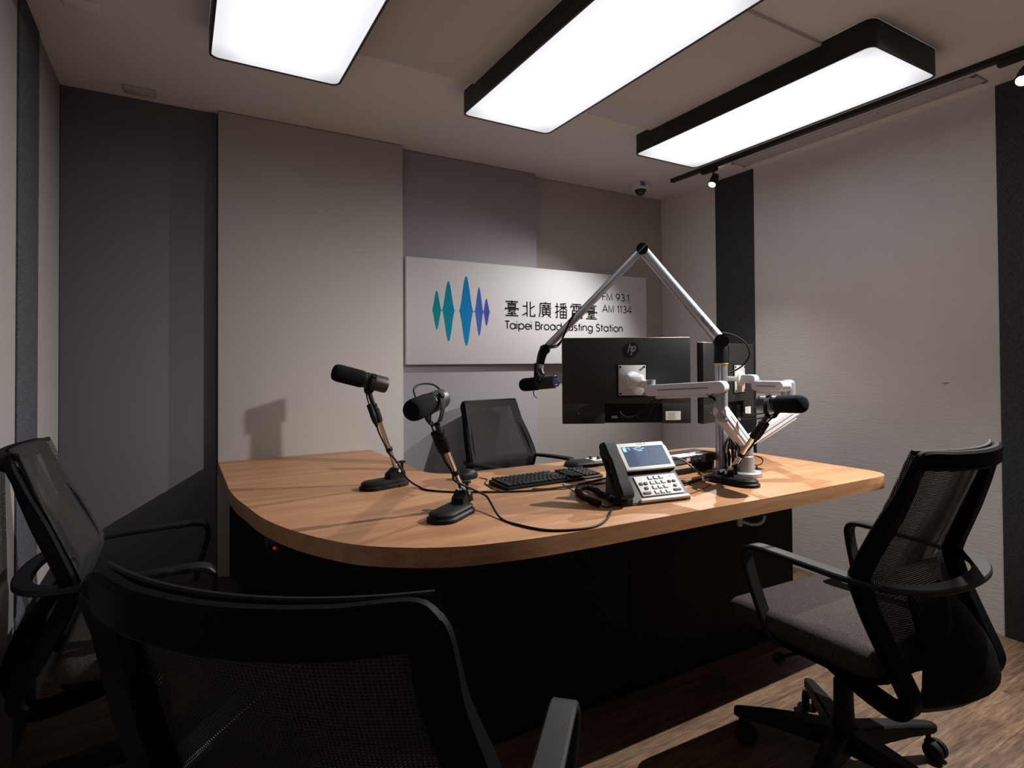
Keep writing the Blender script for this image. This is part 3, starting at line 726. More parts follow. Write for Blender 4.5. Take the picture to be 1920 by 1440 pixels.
def cord_obj(label, cat, pts_list, r, conn=None, m='rubber', name='cable'):
    t = thing(name, label, cat, tuple(pts_list[0][-1]))
    for p in pts_list: MB().tube(p, r, 8, 6).build('cord', m, t)
    if conn:
        x0, x1 = V(conn[0]), V(conn[1]); d = (x1-x0).normalized(); L = (x1-x0).length
        MB().lathe(x0, d, [(0, .007), (.001, .0098), (L*.5, .0098), (L*.52, .0085), (L*.75, .0085), (L*.8, .007), (L, .005)], 16).build('plug', 'plastic', t)
    return t
def zz(pts, h=.0035): return [(x, y, DT+h) for x, y in pts]
r1 = mic_on_stand((.663, 2.098), 16, (.713, 2.112, .802), (.625, 2.087, 1.035), (.4775, 2.108, 1.1735), (.676, 2.112, 1.1195),
    ('black tilting microphone stand at the left of the desk, base nearest the back wall', 'black broadcast microphone pointing left, tilted up at its front end'), .062, (-.8, -.55, 0))
r2 = mic_on_stand((.706, 1.589), 37.6, (.765, 1.635, .802), (.663, 1.556, .986), (.551, 1.515, 1.069), (.694, 1.628, 1.094),
    ('black tilting microphone stand at the front of the desk beside the long cable loop', 'black broadcast microphone with its big foam end towards the camera'), .050, (-.75, .1, 0))
r3 = mic_on_stand((1.80, 1.465), -86, (1.798, 1.482, .785), (1.812, 1.36, .966), (1.859, 1.219, 1.0525), (1.897, 1.421, 1.041),
    ('black tilting microphone stand at the right of the desk beside the silver pole', 'black broadcast microphone at the right, pointing right in front of the monitor arm'), .050, (.75, -.2, -.1))
# cords of the three desk microphones
def mic_cord(rr, a, b, tail, label):
    st, m, d, x0, x1, cs, piv = rr
    a, b = V(a), V(b); md = (b-a).normalized()
    start = a.lerp(b, .62)-V((0, 0, .028))
    t = thing('microphone_cable', label, 'cable', tuple(tail[-1]))
    L = (x1-x0).length
    MB().lathe(x0, (x1-x0), [(0, .007), (.001, .0102), (L*.42, .0102), (L*.45, .0112), (L*.8, .0095), (L*.86, .007), (L, .005)], 16).build('plug', 'plastic', t)
    MB().tube([start, start.lerp(x0, .5)+cs*.006, x0], .0026, 8, 6).build('pigtail', 'rubber', t)
    clip = piv+d*.085
    MB().lathe(clip-d*.006, d, [(0, .0088), (0, .0125), (.012, .0125), (.012, .0088)], 14).build('cable_clip', 'rubber', t)
    MB().tube([x1, x1-d*.03, clip+cs*.014+d*.01, clip+cs*.014-d*.01]+tail, .0034, 8, 6).build('cord', 'rubber', t)
    return t
p1 = V(r1[6]); p2 = V(r2[6]); p3 = V(r3[6])
mic_cord(r1, (.4775, 2.108, 1.1735), (.676, 2.112, 1.1195), [p1+V((-.015, -.045, .04)), p1+V((.02, -.062, -.025)), (.762, 2.008, DT+.006)]+zz([(.775, 1.946), (.839, 1.872), (.967, 1.793), (1.072, 1.749), (1.181, 1.738), (1.30, 1.745), (1.42, 1.775), (1.52, 1.80)]),
    'black cable from the left desk microphone running straight behind the front stand')
mic_cord(r2, (.551, 1.515, 1.069), (.694, 1.628, 1.094), [p2+V((-.035, -.03, .04)), p2+V((.06, -.02, -.01)), (.838, 1.60, DT+.03)]+zz([(.815, 1.483), (.826, 1.389), (.868, 1.308), (.948, 1.273), (1.015, 1.28), (1.083, 1.325), (1.135, 1.375), (1.165, 1.398)]),
    'thick black cable looping along the front of the desk to the telephone')
mic_cord(r3, (1.859, 1.219, 1.0525), (1.897, 1.421, 1.041), [p3+V((.03, -.02, .04)), p3+V((.035, .02, .0)), p3+V((-.02, .07, -.025))]+zz([(1.70, 1.566), (1.62, 1.55), (1.55, 1.552), (1.50, 1.56)]),
    'black cable from the right desk microphone passing its stand base')
# small loop above the front microphone
MB().tube([(.60, 1.60, 1.098), (.605, 1.63, 1.125), (.64, 1.66, 1.138), (.68, 1.665, 1.135), (.70, 1.655, 1.118), (.702, 1.645, 1.10)], .0028, 8, 6).build('body_lead', 'rubber', r2[1])

# ================================================================== MIC BOOM ON POLE
PX, PY = 1.946, 1.642
boom = thing('microphone_boom', 'tall silver pole with a folded two-part microphone arm above the monitors', 'boom arm', (PX, PY, DT))
mb = MB(); mb.cyl((PX, PY, DT), (PX, PY, DT+.012), .045, seg=32); mb.cyl((PX, PY, DT+.012), (PX, PY, 1.19), .0255, seg=32)
pole = mb.build('pole', 'alu', boom)
vd = V((PX, PY, 0)).normalized()
for da in (-.35, .1):
    a_ = math.atan2(-vd.y, -vd.x)+da; q = V((PX+.0252*math.cos(a_), PY+.0252*math.sin(a_), 0))
    mb = MB(T((q.x, q.y, .97), (-math.sin(a_), math.cos(a_), 0))); mb.box((0, 0, 0), (.006, .0022, .43)); mb.build('channel', 'groove', pole)
MB().cyl((PX, PY, 1.19), (PX, PY, 1.194), .0285, seg=32).build('amber_ring', mat('amber', (.6, .33, .03), .4), boom)
A = V((PX, PY, 1.285)); B = V((1.713, 1.852, 1.680)); C = V((1.400, 2.134, 1.259))
u_ = V((math.cos(R(138)), math.sin(R(138)), 0)); nrm = V((-u_.y, u_.x, 0))
if nrm.y > 0: nrm = -nrm
mb = MB(); mb.lathe((PX, PY, 1.194), (0, 0, 1), [(0, .0275), (.05, .0275), (.075, .027), (.088, .020)], 28); mb.cyl(A-nrm*.029, A+nrm*.029, .0285, seg=28); mb.build('pole_head', 'plastic', boom)
d1 = (B-A).normalized(); d2 = (C-B).normalized()
def oval(p0, p1, w0, h0, w1, h1, side):
    p0, p1 = V(p0), V(p1); d = (p1-p0).normalized(); s_ = (V(side)-d*V(side).dot(d)).normalized(); n_ = d.cross(s_)
    mb = MB(); mb.rings([[p+s_*(a*math.cos(2*PI*k/24))+n_*(b*math.sin(2*PI*k/24)) for k in range(24)] for p, a, b in ((p0, w0, h0), (p1, w1, h1))]); return mb
low = oval(A+d1*.020, B-d1*.015, .0245, .0250, .0205, .0210, nrm).build('lower_arm', 'alu', boom)
up = oval(B+d2*.012, C-d2*.002, .0152, .0156, .0165, .0175, nrm).build('upper_arm', 'alu', boom)
mb = MB(); mb.cyl(B-nrm*.027, B+nrm*.027, .0245, seg=28); mb.build('elbow_joint', 'plastic', boom)
mb = MB(); mb.box(B+nrm*.0272, (.05, .003, .003), .001, 1, T((0, 0, 0), d2).to_3x3()); mb.build('joint_slot', 'groove', boom)
# lettering on the lower arm
fx = -d1; fz = nrm; fr = Matrix((fx, fz.cross(fx), fz)).transposed().to_4x4(); fr.translation = A+d1*.13+nrm*.0250
L, wd = text_lines('YELLOWTEC'); k = .082/wd
MB(fr).strokes([[(p[0]*k, p[1]*k*.95-.005) for p in l] for l in L], .0020, .0006).build('lettering', mat('navy_print', (.01, .03, .09), .5), low)
MB(fr).box((-.012, 0, .0005), (.009, .009, .0008)).build('logo_mark', 'orange', low)
# head piece at the end of the boom
mb = MB(); mb.cyl(C-nrm*.021, C+nrm*.021, .021, seg=24); mb.tube([C, C+V((-.012, .004, -.03)), C+V((-.018, .008, -.065))], .019, 14, 6, .015)
mb.build('end_head', 'plastic', boom)
hd = C+V((-.018, .008, -.062))
mb = MB(); mb.cyl(hd, hd+V((-.002, 0, -.022)), .0135, seg=20); mb.build('adapter', 'white', boom)
# boom cables
t = thing('boom_cable', 'thin black cable wrapped round the boom arm end and its microphone', 'cable', tuple(C))
cdir = (V((0, 0, 1.2))-C).normalized(); zu = V((0, 0, 1))
def qa(s_, c_, z_): return C-d2*s_+cdir*c_+zu*z_
MB().tube([qa(-.005, .022, .018), qa(.02, .024, .0), qa(.06, .016, -.028), qa(.095, .012, -.036), qa(.125, .018, -.016), qa(.15, .021, .010), qa(.18, .012, .024), qa(.19, -.012, .016)], .0034, 8, 6).build('cord', 'rubber', t)
MB().tube([qa(.0, .024, .010), qa(.04, .022, -.022), qa(.085, .014, -.044), qa(.12, .016, -.024), qa(.145, .022, .006)], .0026, 8, 6).build('cord', 'rubber', t)
MB().tube([C+V((-.005, -.025, .022)), C+V((-.035, -.015, .0)), C+V((-.045, -.005, -.05)), C+V((-.046, -.002, -.09))], .0032, 8, 6).build('cord', 'rubber', t)
MB().lathe(C+V((-.046, 0, -.06)), (-.03, 0, -1), [(0, .006), (.002, .0098), (.075, .0098), (.078, .006)], 14).build('plug', 'plastic', t)
MB().tube([C+V((-.048, 0, -.135)), C+V((-.060, -.004, -.165)), C+V((-.068, -.012, -.195)), C+V((-.056, -.02, -.212))], .0022, 8, 6).build('cord', 'rubber', t)
t = thing('pole_cable', 'black cable bulging out beside the top of the silver pole', 'cable', (PX+.03, PY-.02, 1.2))
MB().tube([A+d1*.03+V((.027, -.012, .012)), A+V((.05, -.035, .02)), A+V((.085, -.06, -.015)), A+V((.095, -.065, -.06)), A+V((.07, -.045, -.105)), A+V((.03, -.012, -.135))], .0034, 8, 8).build('cord', 'rubber', t)
MB().tube([A+d1*.02+V((.018, -.02, .012)), A+V((.029, -.015, -.03)), A+V((.022, -.02, -.09))], .002, 8, 6).build('cord', 'rubber', t)
# boom microphone
bm_ = thing('microphone', 'black microphone hanging from the silver boom arm, blue rear disc', 'microphone', tuple(hd))
ma, mb_ = V((1.317, 2.199, 1.102)), V((1.381, 2.021, 1.121))
yk = V((1.364, 2.100, 1.147))
MB().cyl(hd+V((-.002, 0, -.022)), yk, .0095, seg=16).lathe(hd+V((-.002, 0, -.022)), (0, 0, -1), [(0, .012), (.012, .012), (.013, .008)], 14).build('mount_tube', 'mic_metal', bm_)
mic_parts(bm_, ma, mb_, ws=.48, r=.0275, yoke_from=yk, disc=True)

# ================================================================== MONITORS
def monitor(tl, ex, Wm, Hm, label, vx, vz, extras):
    """tl: top-left corner of the back face as the camera sees it; ex: direction to the right along the back"""
    ex = V(ex).normalized(); n = V((ex.y, -ex.x, 0)); o = V(tl)+ex*(Wm/2)-V((0, 0, Hm/2))
    t = thing('computer_monitor', label, 'monitor', tuple(o), 0, 'flat black monitors on arms')
    fr = Matrix((ex, -n, V((0, 0, 1)))).transposed().to_4x4(); fr.translation = o        # local y goes away from the camera
    bz0, bz1, bx0, bx1 = -Hm/2, -Hm/2+.080, -.09, .145
    mb = MB(fr)
    mb.box((0, .010, (bz1+Hm/2)/2), (Wm, .020, Hm/2-bz1), .0025); mb.box(((bx0-Wm/2)/2, .010, (bz0+bz1)/2), (bx0+Wm/2, .020, bz1-bz0+.004), .0025); mb.box(((bx1+Wm/2)/2, .010, (bz0+bz1)/2), (Wm/2-bx1, .020, bz1-bz0+.004), .0025)
    mb.build('rear_cover', 'monitor', t)
    MB(fr).box((0, .0245, 0), (Wm, .010, Hm), .002).build('bezel', 'plastic', t)
    MB(fr).box((0, .0300, .004), (Wm-.012, .0016, Hm-.03)).build('screen', 'screen_dark', t)
    bay = MB(fr).box(((bx0+bx1)/2, .019, (bz0+bz1)/2), (bx1-bx0, .004, bz1-bz0)).build('cable_bay', 'monitor_dark', t)
    for x in (-.02, .02, .045): MB(fr).box((x, .014, bz0+.025), (.014, .01, .010), .001, 1).build('port', 'plastic', bay)
    MB(fr).box((-.048, .0165, bz0+.024), (.026, .001, .010)).build('port_label', 'paper_ink', bay)
    MB(fr).box((vx, -.0008, vz), (.128, .003, .140), .0008, 1).build('mount_recess', 'monitor_dark', t)
    lb = MB(fr).box((bx1+.045, -.0004, bz0+.030), (.062, .001, .036)).build('rating_label', 'paper', t)
    for i in range(5): MB(fr).box((bx1+.040-.004*(i % 2), -.0011, bz0+.042-.006*i), (.040-.008*(i % 3), .0004, .0018)).build('print_line', 'paper_ink', lb)
    MB(fr).box((-Wm/2+.064, -.0005, bz0+.042), (.010, .002, .0035), .0008, 1, Matrix.Rotation(R(35), 3, 'Y')).build('lock_slot', 'logo_grey', t)
    return t, fr
m1, f1 = monitor((1.370, 1.959, 1.302), (.456, -.264, 0), .527, .352, 'black flat monitor with round logo on its back, left of the silver pole', .022, .000, 1)
lf = f1 @ Matrix(((1, 0, 0, .022), (0, 0, -1, -.0005), (0, 1, 0, .127), (0, 0, 0, 1)))
lg = MB(lf).cyl((0, 0, -.0005), (0, 0, .0012), .029, seg=40).build('logo_disc', 'plastic', m1)
sl = .24; k = .0185
LH = [[(.0, -1.1), (.0, 1.9)], [(.0, .55)]+arc(.4, .55, .4, .45, 180, 0, 8)+[(.8, -.55)]]
LP = [[(1.25, -2.0), (1.25, 1.0)], [(1.25, 1)]+[(1.75, 1)]+arc(1.75, .7, .3, .3, 90, 0, 4)+[(2.05, -.25)]+arc(1.75, -.25, .3, .3, 0, -90, 4)+[(1.25, -.55)]]
MB(lf).strokes([[((p[0]-1.02)*.0125+p[1]*.0125*sl, p[1]*.0125) for p in l] for l in LH+LP], .0042, .0017).build('logo_letters', 'logo_grey', lg)
m2, f2 = monitor((1.965, 1.752, 1.285), (math.cos(R(15)), math.sin(R(15)), 0), .527, .352, 'black flat monitor turned away behind the silver pole', .0925, .010, 0)
# monitor arms: two separate arms on one short column
P2 = V((1.970, 1.547, DT))
col = thing('dual_monitor_mount', 'white jointed dual monitor mount on a short silver column', 'monitor mount', tuple(P2))
MB().lathe(P2, (0, 0, 1), [(0, .060), (.002, .062), (.014, .062), (.017, .058), (.017, .03)], 36).build('foot', 'silver', col)
MB().lathe(P2+V((0, 0, .017)), (0, 0, 1), [(0, .0345), (.06, .0325), (.062, .0305), (.118, .029), (.122, .024)], 28).build('column', 'silver', col)
def link(p0, p1, hgt, wid, name, parent, groove=True, face=None):
    """hollow-look spring arm: stadium side profile in the vertical plane p0->p1, extruded by wid across"""
    p0, p1 = V(p0), V(p1); d = (p1-p0).normalized(); sd = V(face) if face is not None else V((d.y, -d.x, 0)).normalized()
    sd = (sd-d*sd.dot(d)).normalized(); up_ = sd.cross(d).normalized()
    if up_.z < 0: up_ = -up_
    L = (p1-p0).length; r = hgt/2; prof = []
    for a0, cx in ((-90, L), (90, 0)):
        for i in range(9):
            a = R(a0+180*i/8); prof.append((cx+r*math.cos(a), r*math.sin(a)))
    mb = MB(); rs = []
    for y_, k_ in ((-wid/2, .9), (-wid/2+.003, 1), (wid/2-.003, 1), (wid/2, .9)):
        rs.append([p0+d*(L/2+(x-L/2)*(1-(1-k_)*.12))+up_*(z*k_)+sd*y_ for x, z in prof])
    mb.rings(rs); o = mb.build(name, 'white', parent)
    if groove:
        mq = Matrix((d, sd, d.cross(sd))).transposed().to_4x4(); sg = 1 if d.cross(sd).z > 0 else -1; mq.translation = p0+d*(L*.54)
        MB(mq).box((0, 0, -sg*(hgt/2+.004)), (L*.74, wid*.8, .016), .004).build('spring_cover', 'white', o)
    if groove:
        fr = Matrix((d, up_, d.cross(up_))).transposed().to_4x4()
        for sgn in (-1, 1):
            fr.translation = p0+d*(L/2)+sd*sgn*(wid/2+.0002)
            MB(fr).box((0, 0, 0), (L*.72, .0045, .0012), .0005, 1).build('groove', 'groove', o)
    return o
def arm_set(E, K, plate_f, vx, vz, tagn, top):
    E, K = V(E), V(K)
    # lower link from column to elbow
    link(P2+V((0, 0, top)), E+V((.012, .012, -.088)), .040, .046, 'lower_link', col)
    MB().lathe(E+V((.012, .010, -.118)), (0, 0, 1), [(0, .018), (.002, .020), (.122, .020), (.128, .016)], 24).build('elbow', 'silver', col)
    link(E, K, .044, .040, 'upper_link', col)
    o = plate_f @ V((vx, 0, vz)); n = (plate_f.to_3x3() @ V((0, -1, 0))).normalized(); ex = (plate_f.to_3x3() @ V((1, 0, 0)))
    pf = plate_f @ Matrix.Translation((vx, -.0045, vz))
    pl = MB(pf).box((0, 0, 0), (.112, .004, .124), .0018).build('mount_plate', 'greyplate', col)
    for sx in (-1, 1):
        for sz in (-1, 1):
            MB(pf).cyl((sx*.049, -.0015, sz*.055), (sx*.049, -.0045, sz*.055), .0045, seg=12).build('screw', 'plastic', pl)
            MB(pf).cyl((sx*.036, -.0015, sz*.042), (sx*.036, -.0024, sz*.042), .002, seg=10).build('hole', 'groove', pl)
    MB().lathe(o+n*.006, n, [(0, .036), (.008, .036), (.012, .030), (.020, .022)], 28).build('swivel', 'white', col)
    kc = o+n*.045
    mb = MB(); fr = Matrix((ex, n, V((0, 0, 1)))).transposed().to_4x4(); fr.translation = kc
    mb.M = fr; mb.box((0, 0, .004), (.072, .056, .046), .014, 3); mb.build('tilt_head', 'white', col)
    MB(fr).box((.010, .006, .024), (.030, .034, .002), .0005, 1).build('tilt_cap', 'greyplate', col)
    kk = V((kc.x, kc.y, kc.z)) + (K-V((kc.x, kc.y, K.z))).normalized()*.012
    MB().cyl((K.x, K.y, K.z-.02), (K.x, K.y, max(K.z, kc.z)+.004), .017, seg=20).build('wrist', 'silver', col)
    MB().sweep([kc+V((0, 0, -.004)), V((K.x, K.y, (K.z+kc.z)/2))], .034, .024, (0, 0, 1), 0, .4).build('wrist_link', 'white', col)
E1 = V((1.691, 1.427, 1.109))
arm_set(E1, (1.628, 1.716, 1.088), f1, .022, .0, 0, .128)
E2 = V((2.225, 1.525, 1.085))
arm_set(E2, (2.115, 1.655, 1.075), f2, .090+.315-.0, -.032, 0, .128) if False else None
link(P2+V((0, 0, .128)), (2.238, 1.503, 1.000), .036, .034, 'lower_link', col)
MB().lathe((2.212, 1.522, .985), (0, 0, 1), [(0, .024), (.002, .0275), (.118, .0275), (.128, .026), (.136, .019), (.138, .004)], 24).build('elbow', 'silver', col)
K2 = V((2.332, 1.762, 1.088))
link((2.185, 1.520, 1.096), K2, .044, .040, 'upper_link', col)
def head2():
    c2 = V((2.309, 1.844, 1.119)); n = V((math.sin(R(15)), -math.cos(R(15)), 0)); ex = V((math.cos(R(15)), math.sin(R(15)), 0))
    pf = Matrix((ex, -n, V((0, 0, 1)))).transposed().to_4x4(); pf.translation = c2+n*.0035
    return c2, n, ex, pf
c2, n2, ex2, pf2 = head2()
pl = MB(pf2).box((0, 0, 0), (.112, .004, .128), .0018).build('mount_plate', 'greyplate', col)
for sx in (-1, 1):
    for sz in (-1, 1): MB(pf2).cyl((sx*.049, -.0015, sz*.056), (sx*.049, -.0045, sz*.056), .0045, seg=12).build('screw', 'plastic', pl)
MB().lathe(c2+n2*.006, n2, [(0, .036), (.008, .036), (.012, .030), (.020, .022)], 28).build('swivel', 'white', col)
kc = c2+n2*.060; hd2 = (K2-c2); hd2.z = 0; hd2.normalize()
link(c2+n2*.032, c2+n2*.066, .040, .050, 'tilt_head', col, False)
MB().sweep([c2+n2*.075+V((0, 0, -.004)), K2+V((0, 0, .018))], .026, .024, (0, 0, 1), 0, .4).build('wrist_link', 'silver', col)
MB().cyl(K2-V((0, 0, .018)), K2+V((0, 0, .026)), .017, seg=20).build('wrist', 'silver', col)
# clamp tab between boom pole and monitor
MB().box((PX+.045, PY-.002, 1.128), (.075, .012, .020), .003, 2, Matrix.Rotation(R(-12), 3, 'Z')).build('cable_bracket', 'groove', boom)
# monitor cables
def P1w(x, y, z): return f1 @ V((x, y, z))
t = thing('monitor_cable', 'two black cables drooping from the back of the logo monitor to its arm', 'cable', tuple(P1w(.05, -.02, -.13)))
MB().tube([P1w(-.03, .012, -.120), P1w(-.022, -.004, -.140), P1w(.00, -.012, -.150), P1w(.04, -.016, -.138), P1w(.085, -.030, -.095), P1w(.125, -.050, -.068)], .0034, 8, 6).build('cord', 'rubber', t)
MB().tube([P1w(.085, .012, -.150), P1w(.088, -.008, -.140), P1w(.098, -.014, -.115), P1w(.125, -.03, -.085), P1w(.15, -.05, -.068)], .0034, 8, 6).build('cord', 'rubber', t)
t = thing('arm_cable', 'pair of black cables hanging from the upper white arm to the lower link', 'cable', (1.85, 1.56, .9))
for q in (0, .018):
    MB().tube([(1.672+q*.4, 1.50-q, 1.078), (1.69+q*.6, 1.462, 1.066), (1.715+q*.8, 1.455, 1.03), (1.735+q*.6, 1.462, .99), (1.77+q*.5, 1.475, .955), (1.84+q*.3, 1.505, .915), (1.92, 1.535, .85), (1.93, 1.56, .765)], .0036, 8, 6).build('cord', 'rubber', t)
def P2w(x, y, z): return f2 @ V((x, y, z))
t = thing('monitor_cable', 'black cables looping under the turned monitor behind the right microphone', 'cable', tuple(P2w(.1, -.03, -.17)))
MB().tube([P2w(.06, .012, -.105), P2w(.07, -.006, -.140), P2w(.11, -.03, -.158), P2w(.17, -.10, -.150), P2w(.15, -.17, -.115)], .0036, 8, 6).build('cord', 'rubber', t)
MB().tube([P2w(.03, .012, -.135), P2w(.05, -.01, -.172), P2w(.10, -.03, -.182), P2w(.16, -.10, -.170), P2w(.17, -.18, -.13)], .0036, 8, 6).build('cord', 'rubber', t)
MB(f2).box((.055, -.016, -.177), (.024, .003, .010), .0005, 1, Matrix.Rotation(R(14), 3, 'Y')).build('cable_tag', 'paper', t)

# ================================================================== TELEPHONE
O = V((1.182, 1.418, DT)); exp_ = V((math.cos(R(-7.28)), math.sin(R(-7.28)), 0)); eyp = V((-exp_.y, exp_.x, 0))
ph = thing('desk_telephone', 'broadcast desk telephone with colour screen and black handset on the desk', 'telephone', tuple(O), R(-7.28))
F0 = Matrix((exp_, eyp, V((0, 0, 1)))).transposed().to_4x4(); F0.translation = O
WPH = .292
# wedge body
mb = MB(F0); prof = [(-.010, .0), (-.010, .010), (.0, .018), (.066, .082), (.078, .086), (.128, .150), (.140, .150), (.150, .0)]
rs = []
for x, k in ((.064, .97), (.068, 1), (WPH-.004, 1), (WPH, .97)): rs.append([(x, y, z*k) for y, z in prof])
mb.rings(rs); mb.build('body', 'phone_grey', ph)
MB(F0).box((WPH/2+.045, -.008, .0125), (WPH-.10, .010, .016), .003, 2, Matrix.Rotation(R(40), 3, 'X')).build('front_strip', 'phone_white', ph)
def plane_frame(x, y, z, ang):
    # local frame lying on the sloped face: x right, y up the slope, z out of it
    ey = V((0, math.cos(ang), math.sin(ang))); ez = V((0, -math.sin(ang), math.cos(ang)))
    m = Matrix((V((1, 0, 0)), ey, ez)).transposed().to_4x4(); m.translation = V((x, y, z)); return F0 @ m
a1 = math.atan2(.064, .066)
KP = plane_frame(.112, .000, .0185, a1)
kp_w, kp_h = .166, .076
kpd = MB(KP).box((kp_w/2, kp_h/2+.004, .002), (kp_w, kp_h, .004), .002).build('keypad_panel', 'phone_white', ph)
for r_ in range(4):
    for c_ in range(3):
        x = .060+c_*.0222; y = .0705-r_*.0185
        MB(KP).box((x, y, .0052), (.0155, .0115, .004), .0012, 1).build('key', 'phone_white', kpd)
        MB(KP).box((x-.0088, y-.0012, .0042), (.0016, .0130, .0012)).build('key_shade', 'key_dark', kpd)  # dark strip painting the shade left of the key
        MB(KP).box((x, y-.0068, .0042), (.0165, .0016, .0012)).build('key_shade', 'key_dark', kpd)  # same painted shade along the key's lower side
for x, y, w_, h_ in ((.015, .050, .0135, .010), (.0335, .050, .0135, .010), (.0275, .0325, .0135, .010), (.021, .0145, .029, .009), (.128, .050, .013, .0095), (.1465, .050, .013, .0095), (.142, .0325, .013, .0095), (.142, .0165, .030, .009)):
    MB(KP).box((x, y, .0055), (w_, h_, .004), .0018, 2).build('function_key', 'key_dark', kpd)
L, wd = text_lines('AEQ'); k = .021/wd
fr = KP @ Matrix.Translation((.134, .0665, .0041))
MB(fr).strokes([[(p[0]*k, p[1]*k*1.05) for p in l] for l in L], .0013, .0004).build('lettering', 'groove', kpd)
mb = MB(fr)
for i in range(3): mb.box((-.008, .0012+i*.0028, .0002), (.006, .0013, .0004))
mb.build('logo_mark', 'groove', kpd)
# screen unit
a2 = math.atan2(.072, .066)
S0 = plane_frame(.090, .064, .0925, a2+.02)
sw, sh = .198, .105
scr = MB(S0).box((sw/2, sh/2, .004), (sw, sh, .012), .003).build('screen_frame', 'phone_white', ph)
MB(S0).box((sw/2, sh/2, -.006), (sw+.004, sh+.004, .010), .003).build('screen_back', 'plastic', ph)
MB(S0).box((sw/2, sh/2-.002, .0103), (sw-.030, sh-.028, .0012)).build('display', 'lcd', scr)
ic = MB(S0).box((.024, sh-.0265, .0112), (.013, .017, .0006)).build('display_icon', 'lcd_icon', scr)
mb = MB(S0)
for x, y, w_ in ((.041, sh-.022, .014), (.043, sh-.028, .010), (.066, sh-.0235, .016), (.078, sh-.0285, .030), (.082, sh-.020, .022), (.083, sh-.034, .020), (.098, sh-.025, .012)): mb.box((x, y, .0112), (w_, .0022, .0006))
mb.build('display_text', 'lcd_blue', scr)
L, wd = text_lines('SYSTEL IP'); k = .036/wd
MB(S0 @ Matrix.Translation((.082, sh-.0105, .0101))).strokes([[(p[0]*k, p[1]*k*1.1) for p in l] for l in L], .0012, .0004).build('lettering', 'groove', scr)
# handset on its cradle, at the left of the body
HS = plane_frame(.010, -.020, .030, math.atan2(.147, .108))
mb = MB(HS); rs = []
for y, zt, zb, wd_ in ((-.004, .012, .002, .046), (.0, .022, -.006, .050), (.012, .026, -.012, .051), (.045, .026, -.010, .051), (.060, .026, .006, .048), (.12, .030, .010, .047), (.145, .027, -.004, .050), (.178, .026, -.012, .051), (.188, .022, -.008, .050), (.193, .013, .0, .046)):
    x0, x1 = .022-wd_/2, .022+wd_/2; b = .007
    rs.append([(x0, y, zb+b*.4), (x0, y, zt-b), (x0+b, y, zt), (x1-b, y, zt), (x1, y, zt-b), (x1, y, zb+b*.4), (x1-b, y, zb), (x0+b, y, zb)])
mb.rings(rs); mb.build('handset', 'rubber', ph)
MB(HS).box((.022, .095, -.020), (.038, .170, .018), .006).build('cradle', 'plastic', ph)
MB(F0).box((.045, .02, .012), (.05, .06, .024), .006).build('cradle_foot', 'plastic', ph)
# coiled cord
t = thing('telephone_cord', 'coiled black handset cord lying left of the telephone', 'cord', (1.22, 1.60, DT))
path = spline([(1.205, 1.450, DT+.016), (1.225, 1.50, DT+.014), (1.232, 1.545, DT+.012), (1.255, 1.60, DT+.012), (1.262, 1.645, DT+.012), (1.235, 1.660, DT+.012), (1.200, 1.630, DT+.012), (1.172, 1.575, DT+.012), (1.152, 1.505, DT+.012), (1.145, 1.440, DT+.012)], 30)
tot = sum((path[i+1]-path[i]).length for i in range(len(path)-1)); acc = 0; hel = []
for i in range(len(path)-1):
    d = path[i+1]-path[i]; x, y, _ = frame_of(d); L = d.length; nsub = 6
    for j in range(nsub):
        s_ = acc+L*j/nsub; ph_ = 2*PI*s_/.0058
        hel.append(path[i]+d*(j/nsub)+x*.0085*math.cos(ph_)+y*.0085*math.sin(ph_))
    acc += L
MB().tube(hel, .0024, 5, 0).build('coil', 'rubber', t)
MB().tube([path[-1], (1.155, 1.425, DT+.004), (1.205, 1.432, DT+.004), (1.24, 1.447, DT+.006)], .0024, 8, 6).build('cord', 'rubber', t)

# ================================================================== KEYBOARD, MICE, INTERFACE BOX, CONTROLLER
ka = V((1.008, 1.790, 0)); kx = V((1.568, 1.815, 0))-ka
kfr = Matrix.Translation((1.012, 1.800, DT)) @ Matrix.Rotation(R(2.0), 4, 'Z')
kb = thing('computer_keyboard', 'black full-size keyboard lying behind the telephone', 'keyboard', (1.25, 1.86, DT))
KL, KW = .455, .134
mb = MB(kfr); rs = []
for x, k in ((.0, .82), (.006, 1), (KL-.006, 1), (KL, .82)):
    c_ = KW/2; rs.append([(x, c_+(y-c_)*k, z) for y, z in ((.0, .002), (-.004, .008), (.004, .011), (.120, .018), (KW, .016), (KW+.002, .003))])
mb.rings(rs); mb.build('case', 'plastic', kb)
rowlen = [(.015, 1.0)]
slope = math.atan2(.007, .116)
for r_ in range(6):
    y = .018+r_*.0195+(.005 if r_ == 5 else 0); z = .0118+(y-.004)*math.tan(slope)
    x = .012
    if r_ == 0: ws_ = [.024, .020, .020, .108, .020, .020, .020, .024]
    else: ws_ = [[.036], [.030], [.026], [.018], [.018]][r_-1]+[.0168]*11+[[.040], [.032], [.028], [.034], [.034]][r_-1]
    blocks = [(x, ws_)]
    for w_ in ws_:
        MB(kfr).box((x+w_/2, y, z+.003), (w_, .0162, .006), .002, 1).build('key', 'plastic', kb)
        x += w_+.0022
    for bx, cnt in ((.305, 3), (.370, 4)):
        for c_ in range(cnt):
            MB(kfr).box((bx+.0085+c_*.019, y, z+.003), (.0168, .0162, .006), .002, 1).build('key', 'plastic', kb)
